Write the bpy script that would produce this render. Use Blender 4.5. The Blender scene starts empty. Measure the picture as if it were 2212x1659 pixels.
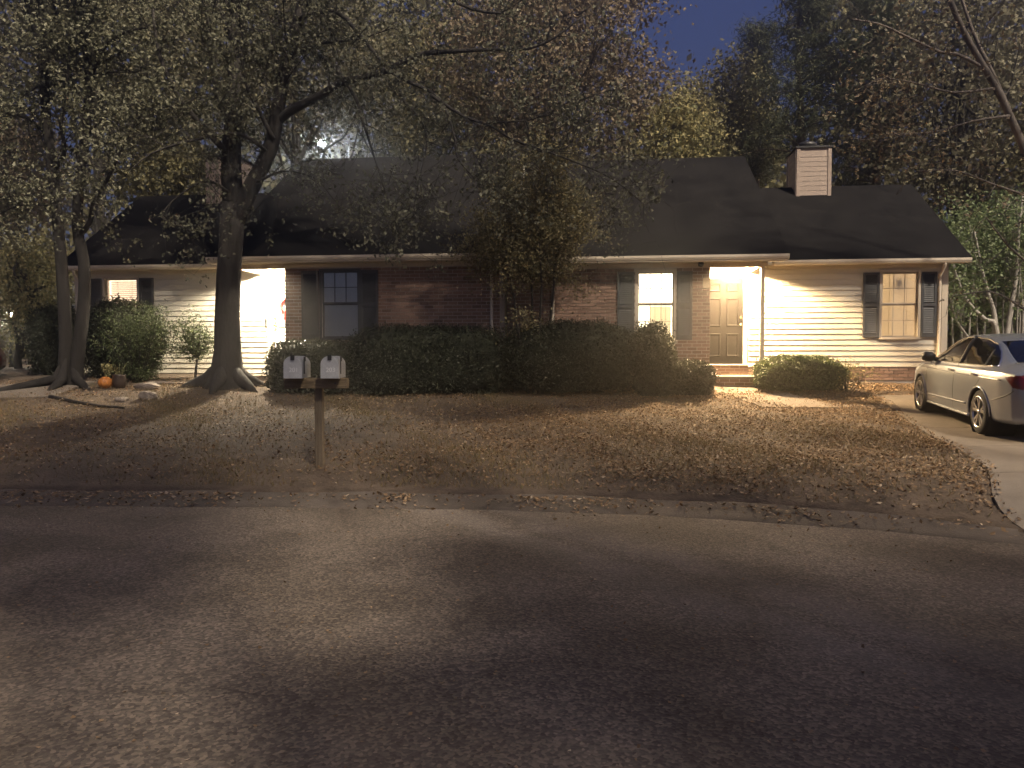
import bpy, bmesh, math, random
import numpy as np
from mathutils import Vector, Matrix

random.seed(7)
RNG = np.random.default_rng(11)
scene = bpy.context.scene
COL = scene.collection

# ------------------------------------------------------------------ camera
F_PX, CX, CY, HORIZON = 1661.0, 1106.0, 829.5, 768.0
PITCH = math.atan((CY - HORIZON) / F_PX)
CAM_H = 1.6
cam_data = bpy.data.cameras.new('camera')
cam_data.sensor_fit = 'HORIZONTAL'
cam_data.sensor_width = 36.0
cam_data.lens = 36.0 * F_PX / 2212.0
cam_data.clip_end = 500.0
cam = bpy.data.objects.new('camera', cam_data)
COL.objects.link(cam)
cam.location = (0, 0, CAM_H)
cam.rotation_euler = (math.pi / 2 - PITCH, 0, 0)
scene.camera = cam

# ------------------------------------------------------------------ sky, sun, exposure
SUN_EL, SUN_AZ = math.radians(48.0), math.radians(148.0)     # azimuth clockwise from +Y
world = bpy.data.worlds.new('World')
scene.world = world
world.use_nodes = True
wn, wl = world.node_tree.nodes, world.node_tree.links
wn.clear()
w_out = wn.new('ShaderNodeOutputWorld')
w_bg = wn.new('ShaderNodeBackground')
w_sky = wn.new('ShaderNodeTexSky')
w_sky.sky_type = 'NISHITA'
w_sky.sun_disc = False
w_sky.sun_elevation = SUN_EL
w_sky.sun_rotation = SUN_AZ
w_sky.air_density = 1.6
w_sky.dust_density = 0.6
w_mul = wn.new('ShaderNodeMixRGB')
w_mul.blend_type = 'MULTIPLY'
w_mul.inputs[0].default_value = 1.0
w_mul.inputs[2].default_value = (0.54, 0.62, 1.34, 1)
wl.new(w_sky.outputs[0], w_mul.inputs[1])
wl.new(w_mul.outputs[0], w_bg.inputs[0])
w_bg.inputs[1].default_value = 0.0165
wl.new(w_bg.outputs[0], w_out.inputs[0])

sun_data = bpy.data.lights.new('sun', 'SUN')
sun_data.energy = 3.6
sun_data.angle = math.radians(3.5)
sun_data.color = (1.0, 0.86, 0.68)
sun = bpy.data.objects.new('sun', sun_data)
COL.objects.link(sun)
to_sun = Vector((math.sin(SUN_AZ) * math.cos(SUN_EL), math.cos(SUN_AZ) * math.cos(SUN_EL), math.sin(SUN_EL)))
sun.rotation_euler = to_sun.to_track_quat('Z', 'Y').to_euler()

vs = scene.view_settings
vs.view_transform = 'Standard'
vs.look = 'None'
vs.exposure = 1.25
vs.gamma = 1.0
vs.use_curve_mapping = False
cy = scene.cycles
cy.use_denoising = True
cy.max_bounces = 5
cy.diffuse_bounces = 3
cy.glossy_bounces = 3
cy.transmission_bounces = 4
cy.transparent_max_bounces = 8
cy.sample_clamp_indirect = 3.0
cy.caustics_reflective = False
cy.caustics_refractive = False
cy.volume_bounces = 0


# ------------------------------------------------------------------ picture geometry: a pixel of the 2212 px wide picture and a depth give a place
def ray(x, y):
    a, b = (x - CX) / F_PX, -(y - CY) / F_PX
    c, s = math.cos(PITCH), math.sin(PITCH)
    return a, c + b * s, -s + b * c


def at(x, y, Y):
    r = ray(x, y)
    t = Y / r[1]
    return Vector((r[0] * t, Y, CAM_H + r[2] * t))


def smooth(e0, e1, v):
    t = min(1.0, max(0.0, (v - e0) / (e1 - e0)))
    return t * t * (3 - 2 * t)


# ------------------------------------------------------------------ ground heights
CURB = [(-60, 10.2), (-30, 9.4), (-10, 8.85), (-6, 8.72), (-2.2, 8.6), (0, 8.45), (1.2, 8.25), (2.25, 7.98), (3.4, 7.55),
        (4.5, 7.0), (6.0, 6.1), (8.0, 4.6), (10.5, 2.2), (13, -1.0), (18, -9), (24, -20)]
TY = [(11.6, .41), (14.4, .57), (15.2, .67), (16, .77), (17.2, .91), (18, 1.0), (20, 1.08), (30, 1.15), (80, 1.6)]


def lin(table, v):
    return float(np.interp(v, [a for a, b in table], [b for a, b in table]))


def curb_y(x):
    return lin(CURB, x)


HOUSE_X, HOUSE_Y = 5.1009, 18.3
HTH = math.radians(-6.8)
HU = (math.cos(HTH), math.sin(HTH))
HV = (-math.sin(HTH), math.cos(HTH))


def house_uv(x, y):
    dx, dy = x - HOUSE_X, y - HOUSE_Y
    return dx * HU[0] + dy * HU[1], dx * HV[0] + dy * HV[1]


def house_xy(u, v):
    return HOUSE_X + u * HU[0] + v * HV[0], HOUSE_Y + u * HU[1] + v * HV[1]


def ground_base(x, y):
    c = curb_y(x)
    t = y - c
    if t <= 1.4:
        z = lin([(-.2, .062), (0, .066), (.25, .112), (.5, .172), (.8, .235), (1.4, .30)], t)
    elif y < 11.6:
        z = .30 + (.41 - .30) * (t - 1.4) / max(.2, 11.6 - c - 1.4)
    else:
        z = lin(TY, y)
    z += .10 * smooth(-4, -8, x) * smooth(12.5, 15.5, y)
    for (mx, my, h, s) in ((-6.06, 16.35, .10, .9), (-9.2, 16.1, .09, 1.0)):
        z += h * math.exp(-((x - mx) ** 2 + (y - my) ** 2) / (2 * s * s))
    return z


def in_slab(x, y):
    """concrete slabs set into the yard: the lawn sheet dips below them"""
    if drive_left(y) < x < drive_left(y) + 5.6 and 5 < y < 16.1:
        return True
    return False


DRIVE = [(5.0, 4.95), (6.9, 4.62), (7.6, 4.78), (8.6, 5.35), (10.2, 5.9), (12.0, 6.38), (13.6, 6.9), (14.7, 7.28), (16.2, 7.6)]


def drive_left(y):
    return lin(DRIVE, y)


def wobble(x, y):
    return .012 * math.sin(2.3 * x + .7 * y) + .010 * math.sin(1.1 * x - 3.1 * y + 1.3) + .008 * math.sin(5.1 * x + 4.3 * y)


def ground(x, y):
    k = 1.0
    if x > drive_left(y) - .5:
        k = smooth(drive_left(y), drive_left(y) - .5, x)
    return ground_base(x, y) + wobble(x, y) * k * smooth(0.1, 1.0, y - curb_y(x))


# ------------------------------------------------------------------ materials
MATS = {}


def new_mat(name):
    m = bpy.data.materials.new(name)
    m.use_nodes = True
    MATS[name] = m
    return m, m.node_tree.nodes, m.node_tree.links, m.node_tree.nodes['Principled BSDF']


def ramp(nodes, stops):
    r = nodes.new('ShaderNodeValToRGB')
    els = r.color_ramp.elements
    while len(els) < len(stops):
        els.new(0.5)
    for e, (p, c) in zip(els, stops):
        e.position = p
        e.color = (c[0], c[1], c[2], 1)
    return r


def surf(name, c1, c2, scale=4.0, rough=.7, bump=.0, bump_scale=40.0, metallic=0.0, spec=.4, detail=6.0, stretch=None):
    """two-tone noise surface with a fine relief"""
    m, n, l, p = new_mat(name)
    tc = n.new('ShaderNodeTexCoord')
    src = tc.outputs['Object']
    if stretch:
        mp = n.new('ShaderNodeMapping')
        mp.inputs['Scale'].default_value = stretch
        l.new(src, mp.inputs[0])
        src = mp.outputs[0]
    t = n.new('ShaderNodeTexNoise')
    t.inputs['Scale'].default_value = scale
    t.inputs['Detail'].default_value = detail
    t.inputs['Roughness'].default_value = .65
    l.new(src, t.inputs['Vector'])
    r = ramp(n, [(.32, c1), (.68, c2)])
    l.new(t.outputs['Fac'], r.inputs[0])
    l.new(r.outputs[0], p.inputs['Base Color'])
    p.inputs['Roughness'].default_value = rough
    p.inputs['Metallic'].default_value = metallic
    p.inputs['Specular IOR Level'].default_value = spec
    if bump:
        t2 = n.new('ShaderNodeTexNoise')
        t2.inputs['Scale'].default_value = bump_scale
        t2.inputs['Detail'].default_value = 5
        l.new(src, t2.inputs['Vector'])
        b = n.new('ShaderNodeBump')
        b.inputs['Strength'].default_value = bump
        b.inputs['Distance'].default_value = .02
        l.new(t2.outputs['Fac'], b.inputs['Height'])
        l.new(b.outputs[0], p.inputs['Normal'])
    return m


def pieces(name, stops, rough=.7, bump=0.0, bump_scale=60.0, translucent=0.0, spec=.3):
    """colour that changes from piece to piece (leaf to leaf, brick to brick)"""
    m, n, l, p = new_mat(name)
    g = n.new('ShaderNodeNewGeometry')
    oi = n.new('ShaderNodeObjectInfo')
    ad = n.new('ShaderNodeMath')
    ad.operation = 'ADD'
    l.new(g.outputs['Random Per Island'], ad.inputs[0])
    l.new(oi.outputs['Random'], ad.inputs[1])
    fr = n.new('ShaderNodeMath')
    fr.operation = 'FRACT'
    l.new(ad.outputs[0], fr.inputs[0])
    r = ramp(n, stops)
    l.new(fr.outputs[0], r.inputs[0])
    l.new(r.outputs[0], p.inputs['Base Color'])
    p.inputs['Roughness'].default_value = rough
    p.inputs['Specular IOR Level'].default_value = spec
    if bump:
        tc = n.new('ShaderNodeTexCoord')
        t2 = n.new('ShaderNodeTexNoise')
        t2.inputs['Scale'].default_value = bump_scale
        l.new(tc.outputs['Object'], t2.inputs['Vector'])
        b = n.new('ShaderNodeBump')
        b.inputs['Strength'].default_value = bump
        b.inputs['Distance'].default_value = .01
        l.new(t2.outputs['Fac'], b.inputs['Height'])
        l.new(b.outputs[0], p.inputs['Normal'])
    if translucent:
        out = n['Material Output']
        tr = n.new('ShaderNodeBsdfTranslucent')
        l.new(r.outputs[0], tr.inputs[0])
        mx = n.new('ShaderNodeMixShader')
        mx.inputs[0].default_value = translucent
        l.new(p.outputs[0], mx.inputs[1])
        l.new(tr.outputs[0], mx.inputs[2])
        l.new(mx.outputs[0], out.inputs[0])
    return m


def glow(name, color, strength):
    m, n, l, p = new_mat(name)
    p.inputs['Base Color'].default_value = (.8, .8, .8, 1)
    p.inputs['Emission Color'].default_value = (*color, 1)
    p.inputs['Emission Strength'].default_value = strength
    return m


def glass(name, tint, see=.85, rough=.03):
    m, n, l, p = new_mat(name)
    out = n['Material Output']
    n.remove(p)
    tr = n.new('ShaderNodeBsdfTransparent')
    tr.inputs[0].default_value = (*tint, 1)
    gl = n.new('ShaderNodeBsdfGlossy')
    gl.inputs['Roughness'].default_value = rough
    gl.inputs[0].default_value = (.9, .9, .9, 1)
    fr = n.new('ShaderNodeFresnel')
    fr.inputs[0].default_value = 1.5
    ad = n.new('ShaderNodeMath')
    ad.operation = 'MULTIPLY_ADD'
    ad.inputs[1].default_value = 1.0
    ad.inputs[2].default_value = 1.0 - see
    l.new(fr.outputs[0], ad.inputs[0])
    mx = n.new('ShaderNodeMixShader')
    l.new(ad.outputs[0], mx.inputs[0])
    l.new(tr.outputs[0], mx.inputs[1])
    l.new(gl.outputs[0], mx.inputs[2])
    l.new(mx.outputs[0], out.inputs[0])
    return m


surf('concrete', (.14, .115, .090), (.235, .20, .16), 1.1, .9, .4, 60)
surf('curb_concrete', (.062, .050, .040), (.112, .092, .075), 2.2, .9, .5, 45)
surf('soil', (.055, .040, .028), (.135, .100, .070), 3.5, .95, .9, 30)
surf('vinyl', (.63, .58, .47), (.70, .65, .53), 1.5, .45, .05, 90, stretch=(1, 1, 6))
surf('vinyl_left', (.62, .58, .49), (.69, .65, .55), 1.5, .45, .05, 90, stretch=(1, 1, 6))
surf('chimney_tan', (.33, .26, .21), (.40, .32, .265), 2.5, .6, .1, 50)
surf('trim', (.54, .47, .37), (.62, .54, .43), 1.2, .5, .05, 50)
surf('white_trim', (.70, .68, .62), (.76, .74, .68), 2, .5)
surf('mortar', (.46, .41, .36), (.58, .53, .47), 6, .95, .5, 80)
surf('shingle', (.011, .0105, .011), (.019, .018, .018), 1.2, .95, .5, 60, spec=.05)
surf('shutter', (.050, .052, .056), (.075, .076, .080), 5, .55)
surf('door_brown', (.0042, .0035, .0032), (.0065, .0053, .0048), 6, .7, .15, 30, spec=.08, stretch=(6, 6, 1))
surf('door_white', (.80, .79, .76), (.84, .83, .80), 3, .4)
surf('brass', (.55, .42, .20), (.70, .56, .30), 8, .25, metallic=1.0)
surf('dark_metal', (.03, .03, .032), (.06, .06, .06), 6, .5, metallic=.4)
surf('bark_dark', (.020, .018, .016), (.060, .054, .048), 9, .95, 1.0, 14, stretch=(1, 1, .25))
surf('bark_pale_lit', (.24, .22, .19), (.42, .39, .34), 7, .9, .6, 18, stretch=(1, 1, .3))  # pale bark lightened: light on the myrtle stems put into the colour
surf('bark_pale', (.07, .06, .05), (.17, .145, .125), 7, .9, .6, 18, stretch=(1, 1, .3))
surf('bark_pine', (.06, .045, .035), (.17, .13, .10), 8, .95, .8, 12, stretch=(1, 1, .4))
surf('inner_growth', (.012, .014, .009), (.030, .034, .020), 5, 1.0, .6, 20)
surf('galvanised', (.40, .41, .41), (.52, .53, .53), 9, .42, .08, 30, metallic=.25)
surf('old_wood', (.11, .082, .048), (.24, .185, .115), 5, .9, .7, 20, stretch=(.35, 4, 4))
surf('old_wood_post', (.095, .072, .048), (.18, .145, .10), 5, .9, .7, 20, stretch=(4, 4, .35))
surf('stone', (.13, .105, .085), (.28, .24, .20), 4, .9, .9, 14)
surf('pumpkin_skin', (.34, .12, .025), (.44, .17, .04), 3, .45, .1, 20)
surf('stem', (.16, .15, .06), (.26, .24, .11), 5, .8)
surf('jar_glaze', (.03, .022, .018), (.07, .05, .04), 3, .35)
surf('wreath_red', (.45, .02, .02), (.62, .05, .04), 14, .7, .8, 40)
surf('paint_silver', (.34, .365, .40), (.37, .395, .43), .5, .26, metallic=.45, spec=.6)
surf('paint_maroon', (.09, .012, .010), (.12, .018, .014), .5, .22, metallic=.3, spec=.6)
surf('rubber', (.012, .012, .012), (.024, .023, .022), 6, .85, .3, 60)
surf('black_plastic', (.014, .014, .015), (.024, .024, .025), 6, .5)
surf('alloy', (.58, .57, .55), (.66, .65, .63), 4, .28, metallic=.9)
surf('chrome', (.80, .80, .80), (.86, .86, .86), 2, .08, metallic=1.0)
surf('lamp_red', (.11, .006, .008), (.15, .010, .010), 2, .12, spec=.7)
surf('lamp_clear', (.62, .58, .54), (.70, .66, .62), 2, .12, spec=.7)
surf('seat_fabric', (.03, .03, .03), (.05, .048, .045), 9, .9)
pieces('blind', [(0, (.72, .66, .56)), (1, (.78, .72, .62))], .6, translucent=.45)
surf('blind_grey', (.52, .53, .53), (.60, .61, .61), 1.5, .8)
surf('room_dark', (.05, .05, .05), (.08, .08, .08), 2, .9)
surf('plaque', (.52, .42, .26), (.62, .52, .34), 6, .5)
surf('lettering', (.72, .72, .70), (.78, .78, .76), 4, .6)
surf('steel_pole', (.20, .20, .20), (.28, .28, .27), 4, .5, metallic=.5)
surf('bark_dark_shade', (.008, .007, .006), (.024, .021, .019), 9, .95, 1.0, 14, stretch=(1, 1, .25))  # dark bark with the twin trunks' shade put into its colour
pieces('brick', [(0, (.18, .115, .085)), (.35, (.26, .165, .122)), (.7, (.33, .215, .16)), (1, (.155, .098, .074))], .9, .5, 30)
pieces('leaf_oak', [(0, (.115, .105, .068)), (.45, (.175, .16, .10)), (.75, (.255, .235, .15)), (1, (.095, .088, .056))], .6, translucent=.3)
pieces('leaf_grey', [(0, (.095, .098, .062)), (.5, (.165, .165, .108)), (.8, (.28, .275, .19)), (1, (.075, .076, .05))], .6, translucent=.3)
pieces('leaf_russet', [(0, (.13, .102, .066)), (.5, (.19, .148, .096)), (.8, (.26, .205, .135)), (1, (.10, .080, .052))], .7, translucent=.3)
pieces('leaf_olive', [(0, (.11, .10, .05)), (.5, (.19, .17, .085)), (.8, (.29, .26, .13)), (1, (.08, .075, .04))], .65, translucent=.3)
pieces('leaf_yellow', [(0, (.16, .16, .075)), (.45, (.30, .27, .13)), (.75, (.48, .40, .18)), (1, (.15, .165, .08))], .65, translucent=.35)
pieces('leaf_holly', [(0, (.15, .13, .06)), (.5, (.25, .22, .11)), (.8, (.40, .34, .18)), (1, (.11, .10, .05))], .6, translucent=.35)
pieces('leaf_green_lit', [(0, (.10, .14, .06)), (.5, (.17, .22, .10)), (.8, (.27, .31, .15)), (1, (.08, .11, .05))], .55, translucent=.3)  # green leaf lightened: light at the house end put into the colour
pieces('leaf_green', [(0, (.04, .06, .022)), (.5, (.075, .10, .04)), (.8, (.14, .16, .07)), (1, (.03, .045, .018))], .55, translucent=.25)
pieces('leaf_hedge', [(0, (.018, .023, .012)), (.5, (.032, .039, .020)), (.85, (.070, .073, .042)), (1, (.015, .020, .010))], .5, translucent=.15)
pieces('needle', [(0, (.045, .058, .028)), (.5, (.075, .085, .045)), (1, (.10, .10, .055))], .7, translucent=.15)
pieces('litter', [(0, (.13, .080, .042)), (.35, (.20, .125, .065)), (.7, (.29, .19, .10)), (.92, (.36, .25, .15)), (.97, (.55, .45, .32)), (1, (.10, .06, .032))], .75, translucent=.1)
pieces('dry_grass', [(0, (.14, .10, .045)), (.5, (.26, .19, .09)), (1, (.12, .12, .045))], .8, translucent=.2)
glass('window_glass', (.95, .96, .95), .93)
glass('car_glass', (.22, .225, .22), .95)
glow('room_white', (1.0, .84, .56), 3.2)
glow('room_warm', (1.0, .70, .42), 1.3)
glow('room_pink', (1.0, .70, .50), 1.25)
glow('lamp_warm', (1.0, .70, .38), 9000.0)
glow('lamp_white', (1.0, .86, .64), 4000.0)
glow('lamp_far', (1.0, .95, .78), 1300.0)
glow('lamp_cool', (.80, .90, 1.0), 480.0)


def asphalt():
    m, n, l, p = new_mat('asphalt')
    tc = n.new('ShaderNodeTexCoord')
    big = n.new('ShaderNodeTexNoise')
    big.inputs['Scale'].default_value = .55
    big.inputs['Detail'].default_value = 5
    l.new(tc.outputs['Object'], big.inputs['Vector'])
    r = ramp(n, [(.3, (.105, .089, .075)), (.7, (.155, .133, .113))])
    l.new(big.outputs['Fac'], r.inputs[0])
    agg = n.new('ShaderNodeTexVoronoi')
    agg.inputs['Scale'].default_value = 58
    l.new(tc.outputs['Object'], agg.inputs['Vector'])
    r2 = ramp(n, [(0, (.5, .48, .45)), (.5, (1.0, .97, .93)), (1, (2.1, 2.0, 1.75))])
    l.new(agg.outputs['Color'], r2.inputs[0])
    mul = n.new('ShaderNodeMixRGB')
    mul.blend_type = 'MULTIPLY'
    mul.inputs[0].default_value = 1
    l.new(r.outputs[0], mul.inputs[1])
    l.new(r2.outputs[0], mul.inputs[2])
    # two pale bands round a dark line: light between branch shadows, painted in
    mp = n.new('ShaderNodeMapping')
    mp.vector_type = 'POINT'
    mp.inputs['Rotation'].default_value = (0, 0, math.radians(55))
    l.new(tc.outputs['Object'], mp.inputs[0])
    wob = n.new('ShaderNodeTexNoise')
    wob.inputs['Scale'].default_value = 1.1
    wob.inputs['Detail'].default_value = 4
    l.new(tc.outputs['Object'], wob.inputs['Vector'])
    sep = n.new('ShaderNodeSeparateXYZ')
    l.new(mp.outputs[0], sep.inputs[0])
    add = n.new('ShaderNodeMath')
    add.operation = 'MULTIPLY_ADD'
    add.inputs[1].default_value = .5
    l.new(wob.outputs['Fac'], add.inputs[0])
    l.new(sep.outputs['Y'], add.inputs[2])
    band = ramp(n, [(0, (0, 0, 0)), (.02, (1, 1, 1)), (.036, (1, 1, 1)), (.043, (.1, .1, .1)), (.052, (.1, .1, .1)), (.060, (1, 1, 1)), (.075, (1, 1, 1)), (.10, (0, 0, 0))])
    # painted streak of light passes through (-0.5, 8) and (2.5, 3.7): rotated Y there
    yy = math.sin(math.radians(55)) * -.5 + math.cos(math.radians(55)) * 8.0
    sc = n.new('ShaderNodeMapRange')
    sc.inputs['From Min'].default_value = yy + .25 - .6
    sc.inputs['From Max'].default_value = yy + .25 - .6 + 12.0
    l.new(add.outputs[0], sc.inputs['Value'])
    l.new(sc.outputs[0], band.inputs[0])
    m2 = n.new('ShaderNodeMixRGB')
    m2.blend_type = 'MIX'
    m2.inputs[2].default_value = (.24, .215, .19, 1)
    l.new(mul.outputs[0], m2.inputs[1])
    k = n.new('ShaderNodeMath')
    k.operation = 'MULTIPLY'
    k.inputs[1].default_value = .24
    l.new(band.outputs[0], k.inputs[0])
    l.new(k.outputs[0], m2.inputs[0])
    # cracks and darker tar patches
    warp = n.new('ShaderNodeTexNoise')
    warp.inputs['Scale'].default_value = 1.6
    warp.inputs['Detail'].default_value = 6
    l.new(tc.outputs['Object'], warp.inputs['Vector'])
    wv = n.new('ShaderNodeMixRGB')
    wv.blend_type = 'ADD'
    wv.inputs[0].default_value = .8
    l.new(tc.outputs['Object'], wv.inputs[1])
    l.new(warp.outputs['Color'], wv.inputs[2])
    ck = n.new('ShaderNodeTexVoronoi')
    ck.feature = 'DISTANCE_TO_EDGE'
    ck.inputs['Scale'].default_value = .42
    l.new(wv.outputs[0], ck.inputs['Vector'])
    cr = ramp(n, [(0, (.35, .34, .33)), (.006, (.45, .44, .43)), (.014, (1, 1, 1)), (1, (1, 1, 1))])
    l.new(ck.outputs['Distance'], cr.inputs[0])
    m3 = n.new('ShaderNodeMixRGB')
    m3.blend_type = 'MULTIPLY'
    m3.inputs[0].default_value = .28
    l.new(m2.outputs[0], m3.inputs[1])
    l.new(cr.outputs[0], m3.inputs[2])
    pt = n.new('ShaderNodeTexNoise')
    pt.inputs['Scale'].default_value = .9
    pt.inputs['Detail'].default_value = 3
    l.new(tc.outputs['Object'], pt.inputs['Vector'])
    pr_ = ramp(n, [(.40, (.72, .71, .70)), (.58, (1.05, 1.05, 1.05))])
    l.new(pt.outputs['Fac'], pr_.inputs[0])
    m4 = n.new('ShaderNodeMixRGB')
    m4.blend_type = 'MULTIPLY'
    m4.inputs[0].default_value = 1.0
    l.new(m3.outputs[0], m4.inputs[1])
    l.new(pr_.outputs[0], m4.inputs[2])
    l.new(m4.outputs[0], p.inputs['Base Color'])
    p.inputs['Roughness'].default_value = .9
    p.inputs['Specular IOR Level'].default_value = .25
    b = n.new('ShaderNodeBump')
    b.inputs['Strength'].default_value = .5
    b.inputs['Distance'].default_value = .010
    l.new(agg.outputs['Distance'], b.inputs['Height'])
    l.new(b.outputs[0], p.inputs['Normal'])


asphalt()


# ------------------------------------------------------------------ mesh helpers
class MB:
    def __init__(self):
        self.v, self.f = [], []

    def add(self, vs, fs):
        o = len(self.v)
        self.v += [tuple(p) for p in vs]
        self.f += [tuple(i + o for i in q) for q in fs]
        return self

    def box(self, x0, x1, y0, y1, z0, z1):
        return self.add([(x0, y0, z0), (x1, y0, z0), (x1, y1, z0), (x0, y1, z0), (x0, y0, z1), (x1, y0, z1), (x1, y1, z1), (x0, y1, z1)],
                        [(3, 2, 1, 0), (4, 5, 6, 7), (0, 1, 5, 4), (1, 2, 6, 5), (2, 3, 7, 6), (3, 0, 4, 7)])

    def prism(self, poly, axis, a, b):
        """extrude a polygon (two coordinates) along an axis from a to b"""
        n = len(poly)

        def P(q, t):
            return {'x': (t, q[0], q[1]), 'y': (q[0], t, q[1]), 'z': (q[0], q[1], t)}[axis]
        vs = [P(q, a) for q in poly] + [P(q, b) for q in poly]
        fs = [tuple(range(n))[::-1], tuple(range(n, 2 * n))] + [(i, (i + 1) % n, n + (i + 1) % n, n + i) for i in range(n)]
        return self.add(vs, fs)

    def tube(self, pts, rad, n=7, caps=True):
        pts = [Vector(p) for p in pts]
        if not hasattr(rad, '__len__'):
            rad = [rad] * len(pts)
        vs, fs = [], []
        ref = Vector((0.13, 0.97, 0.21))
        for i, p in enumerate(pts):
            t = (pts[min(i + 1, len(pts) - 1)] - pts[max(i - 1, 0)]).normalized()
            a = t.cross(ref)
            if a.length < .05:
                a = t.cross(Vector((1, 0, 0)))
            a.normalize()
            b = t.cross(a)
            for k in range(n):
                an = 2 * math.pi * k / n
                vs.append(p + (a * math.cos(an) + b * math.sin(an)) * rad[i])
        for i in range(len(pts) - 1):
            for k in range(n):
                k2 = (k + 1) % n
                fs.append((i * n + k, i * n + k2, (i + 1) * n + k2, (i + 1) * n + k))
        if caps:
            fs.append(tuple(range(n))[::-1])
            fs.append(tuple((len(pts) - 1) * n + k for k in range(n)))
        return self.add(vs, fs)

    def lathe(self, prof, n=20, axis='z', c=(0, 0, 0), close=True):
        vs, fs = [], []
        for (r, h) in prof:
            for k in range(n):
                a = 2 * math.pi * k / n
                x, y = r * math.cos(a), r * math.sin(a)
                q = {'z': (x, y, h), 'y': (x, h, y), 'x': (h, x, y)}[axis]
                vs.append((q[0] + c[0], q[1] + c[1], q[2] + c[2]))
        for i in range(len(prof) - 1):
            for k in range(n):
                k2 = (k + 1) % n
                fs.append((i * n + k, i * n + k2, (i + 1) * n + k2, (i + 1) * n + k))
        if close:
            fs.append(tuple(range(n)))
            fs.append(tuple((len(prof) - 1) * n + k for k in range(n)))
        return self.add(vs, fs)

    def mesh(self, name, smooth_=False):
        me = bpy.data.meshes.new(name)
        me.from_pydata(self.v, [], self.f)
        bm = bmesh.new()
        bm.from_mesh(me)
        bmesh.ops.recalc_face_normals(bm, faces=bm.faces)
        bm.to_mesh(me)
        bm.free()
        if smooth_:
            me.polygons.foreach_set('use_smooth', [True] * len(me.polygons))
        return me

    def build(self, name, mat, parent=None, smooth_=False, bevel=0.0):
        o = link(name, self.mesh(name, smooth_), mat, parent)
        if bevel:
            md = o.modifiers.new('bevel', 'BEVEL')
            md.width = bevel
            md.segments = 2
            md.limit_method = 'ANGLE'
        return o


def link(name, me, mat, parent=None):
    if mat is not None and len(me.materials) == 0:
        me.materials.append(MATS[mat])
    o = bpy.data.objects.new(name, me)
    COL.objects.link(o)
    if parent is not None:
        o.parent = parent
    return o


def np_mesh(name, verts, quads):
    """mesh from numpy arrays: verts (n,3), quads (m,4)"""
    me = bpy.data.meshes.new(name)
    nv, nf = len(verts), len(quads)
    k = quads.shape[1]
    me.vertices.add(nv)
    me.vertices.foreach_set('co', np.ascontiguousarray(verts, dtype=np.float32).ravel())
    me.loops.add(nf * k)
    me.loops.foreach_set('vertex_index', np.ascontiguousarray(quads, dtype=np.int32).ravel())
    me.polygons.add(nf)
    me.polygons.foreach_set('loop_start', np.arange(0, nf * k, k, dtype=np.int32))
    me.polygons.foreach_set('loop_total', np.full(nf, k, dtype=np.int32))
    me.update(calc_edges=True)
    me.validate()
    return me


def leaf_mesh(name, C, size, aspect=.62, droop=.0, jitter=.35, flat=0.0):
    """one folded leaf face at every centre"""
    C = np.asarray(C, dtype=np.float64)
    n = len(C)
    d = RNG.normal(size=(n, 3))
    d[:, 2] -= droop
    d[:, 2] *= (1 - flat)
    d /= np.linalg.norm(d, axis=1)[:, None] + 1e-9
    h = RNG.normal(size=(n, 3))
    if flat:
        h[:, 2] *= (1 - flat)
    s = np.cross(d, h)
    if flat:
        up = np.tile([0, 0, 1.0], (n, 1)) + RNG.normal(size=(n, 3)) * .35
        s = np.cross(d, up)
    s /= np.linalg.norm(s, axis=1)[:, None] + 1e-9
    L = size * (1 + jitter * RNG.uniform(-1, 1, n))[:, None]
    W = L * aspect
    nrm = np.cross(d, s)
    a = C - d * L * .5
    b = C + s * W * .5 + nrm * W * .14
    c = C + d * L * .5
    e = C - s * W * .5 + nrm * W * .14
    V = np.stack([a, b, c, e], axis=1).reshape(-1, 3)
    Q = np.arange(4 * n).reshape(n, 4)
    return np_mesh(name, V, Q)


def tag(o, label=None, cat=None, group=None, kind=None):
    if label:
        o['label'] = label
    if cat:
        o['category'] = cat
    if group:
        o['group'] = group
    if kind:
        o['kind'] = kind
    return o


def thing(name, label, cat, loc=(0, 0, 0), rotz=0.0, group=None):
    o = bpy.data.objects.new(name, None)
    o.empty_display_size = .2
    COL.objects.link(o)
    o.location = loc
    o.rotation_euler = (0, 0, rotz)
    return tag(o, label, cat, group)


# ------------------------------------------------------------------ ground, road, kerb, slabs
def sheet(name, xs, ys, zf, mat, keep=None):
    nx, ny = len(xs), len(ys)
    V = np.array([(x, y, zf(x, y)) for y in ys for x in xs])
    Q = []
    for j in range(ny - 1):
        for i in range(nx - 1):
            if keep is None or keep((xs[i] + xs[i + 1]) / 2, (ys[j] + ys[j + 1]) / 2):
                Q.append((j * nx + i, j * nx + i + 1, (j + 1) * nx + i + 1, (j + 1) * nx + i))
    me = np_mesh(name, V, np.array(Q))
    me.polygons.foreach_set('use_smooth', [True] * len(me.polygons))
    return tag(link(name, me, mat), kind='structure')


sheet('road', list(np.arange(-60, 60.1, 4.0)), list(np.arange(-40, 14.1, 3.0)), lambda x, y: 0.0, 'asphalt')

# the yard follows the kerb line: rows of points at growing distance behind it
XS = sorted(set([round(x, 3) for x in np.concatenate([np.arange(-60, -16, 2.0), np.arange(-16, 14, .22), np.arange(14, 60.1, 2.0)])]))
TS = np.concatenate([[-.03], np.arange(0, 8, .2), np.arange(8, 14, .4), np.arange(14, 90, 3.0)])


def apron(x, y, z):
    """the driveway runs down flush with the road"""
    return .010 + (z - .010) * smooth(6.45, 8.3, y) if x > 3.9 and y < 8.3 else z


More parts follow.
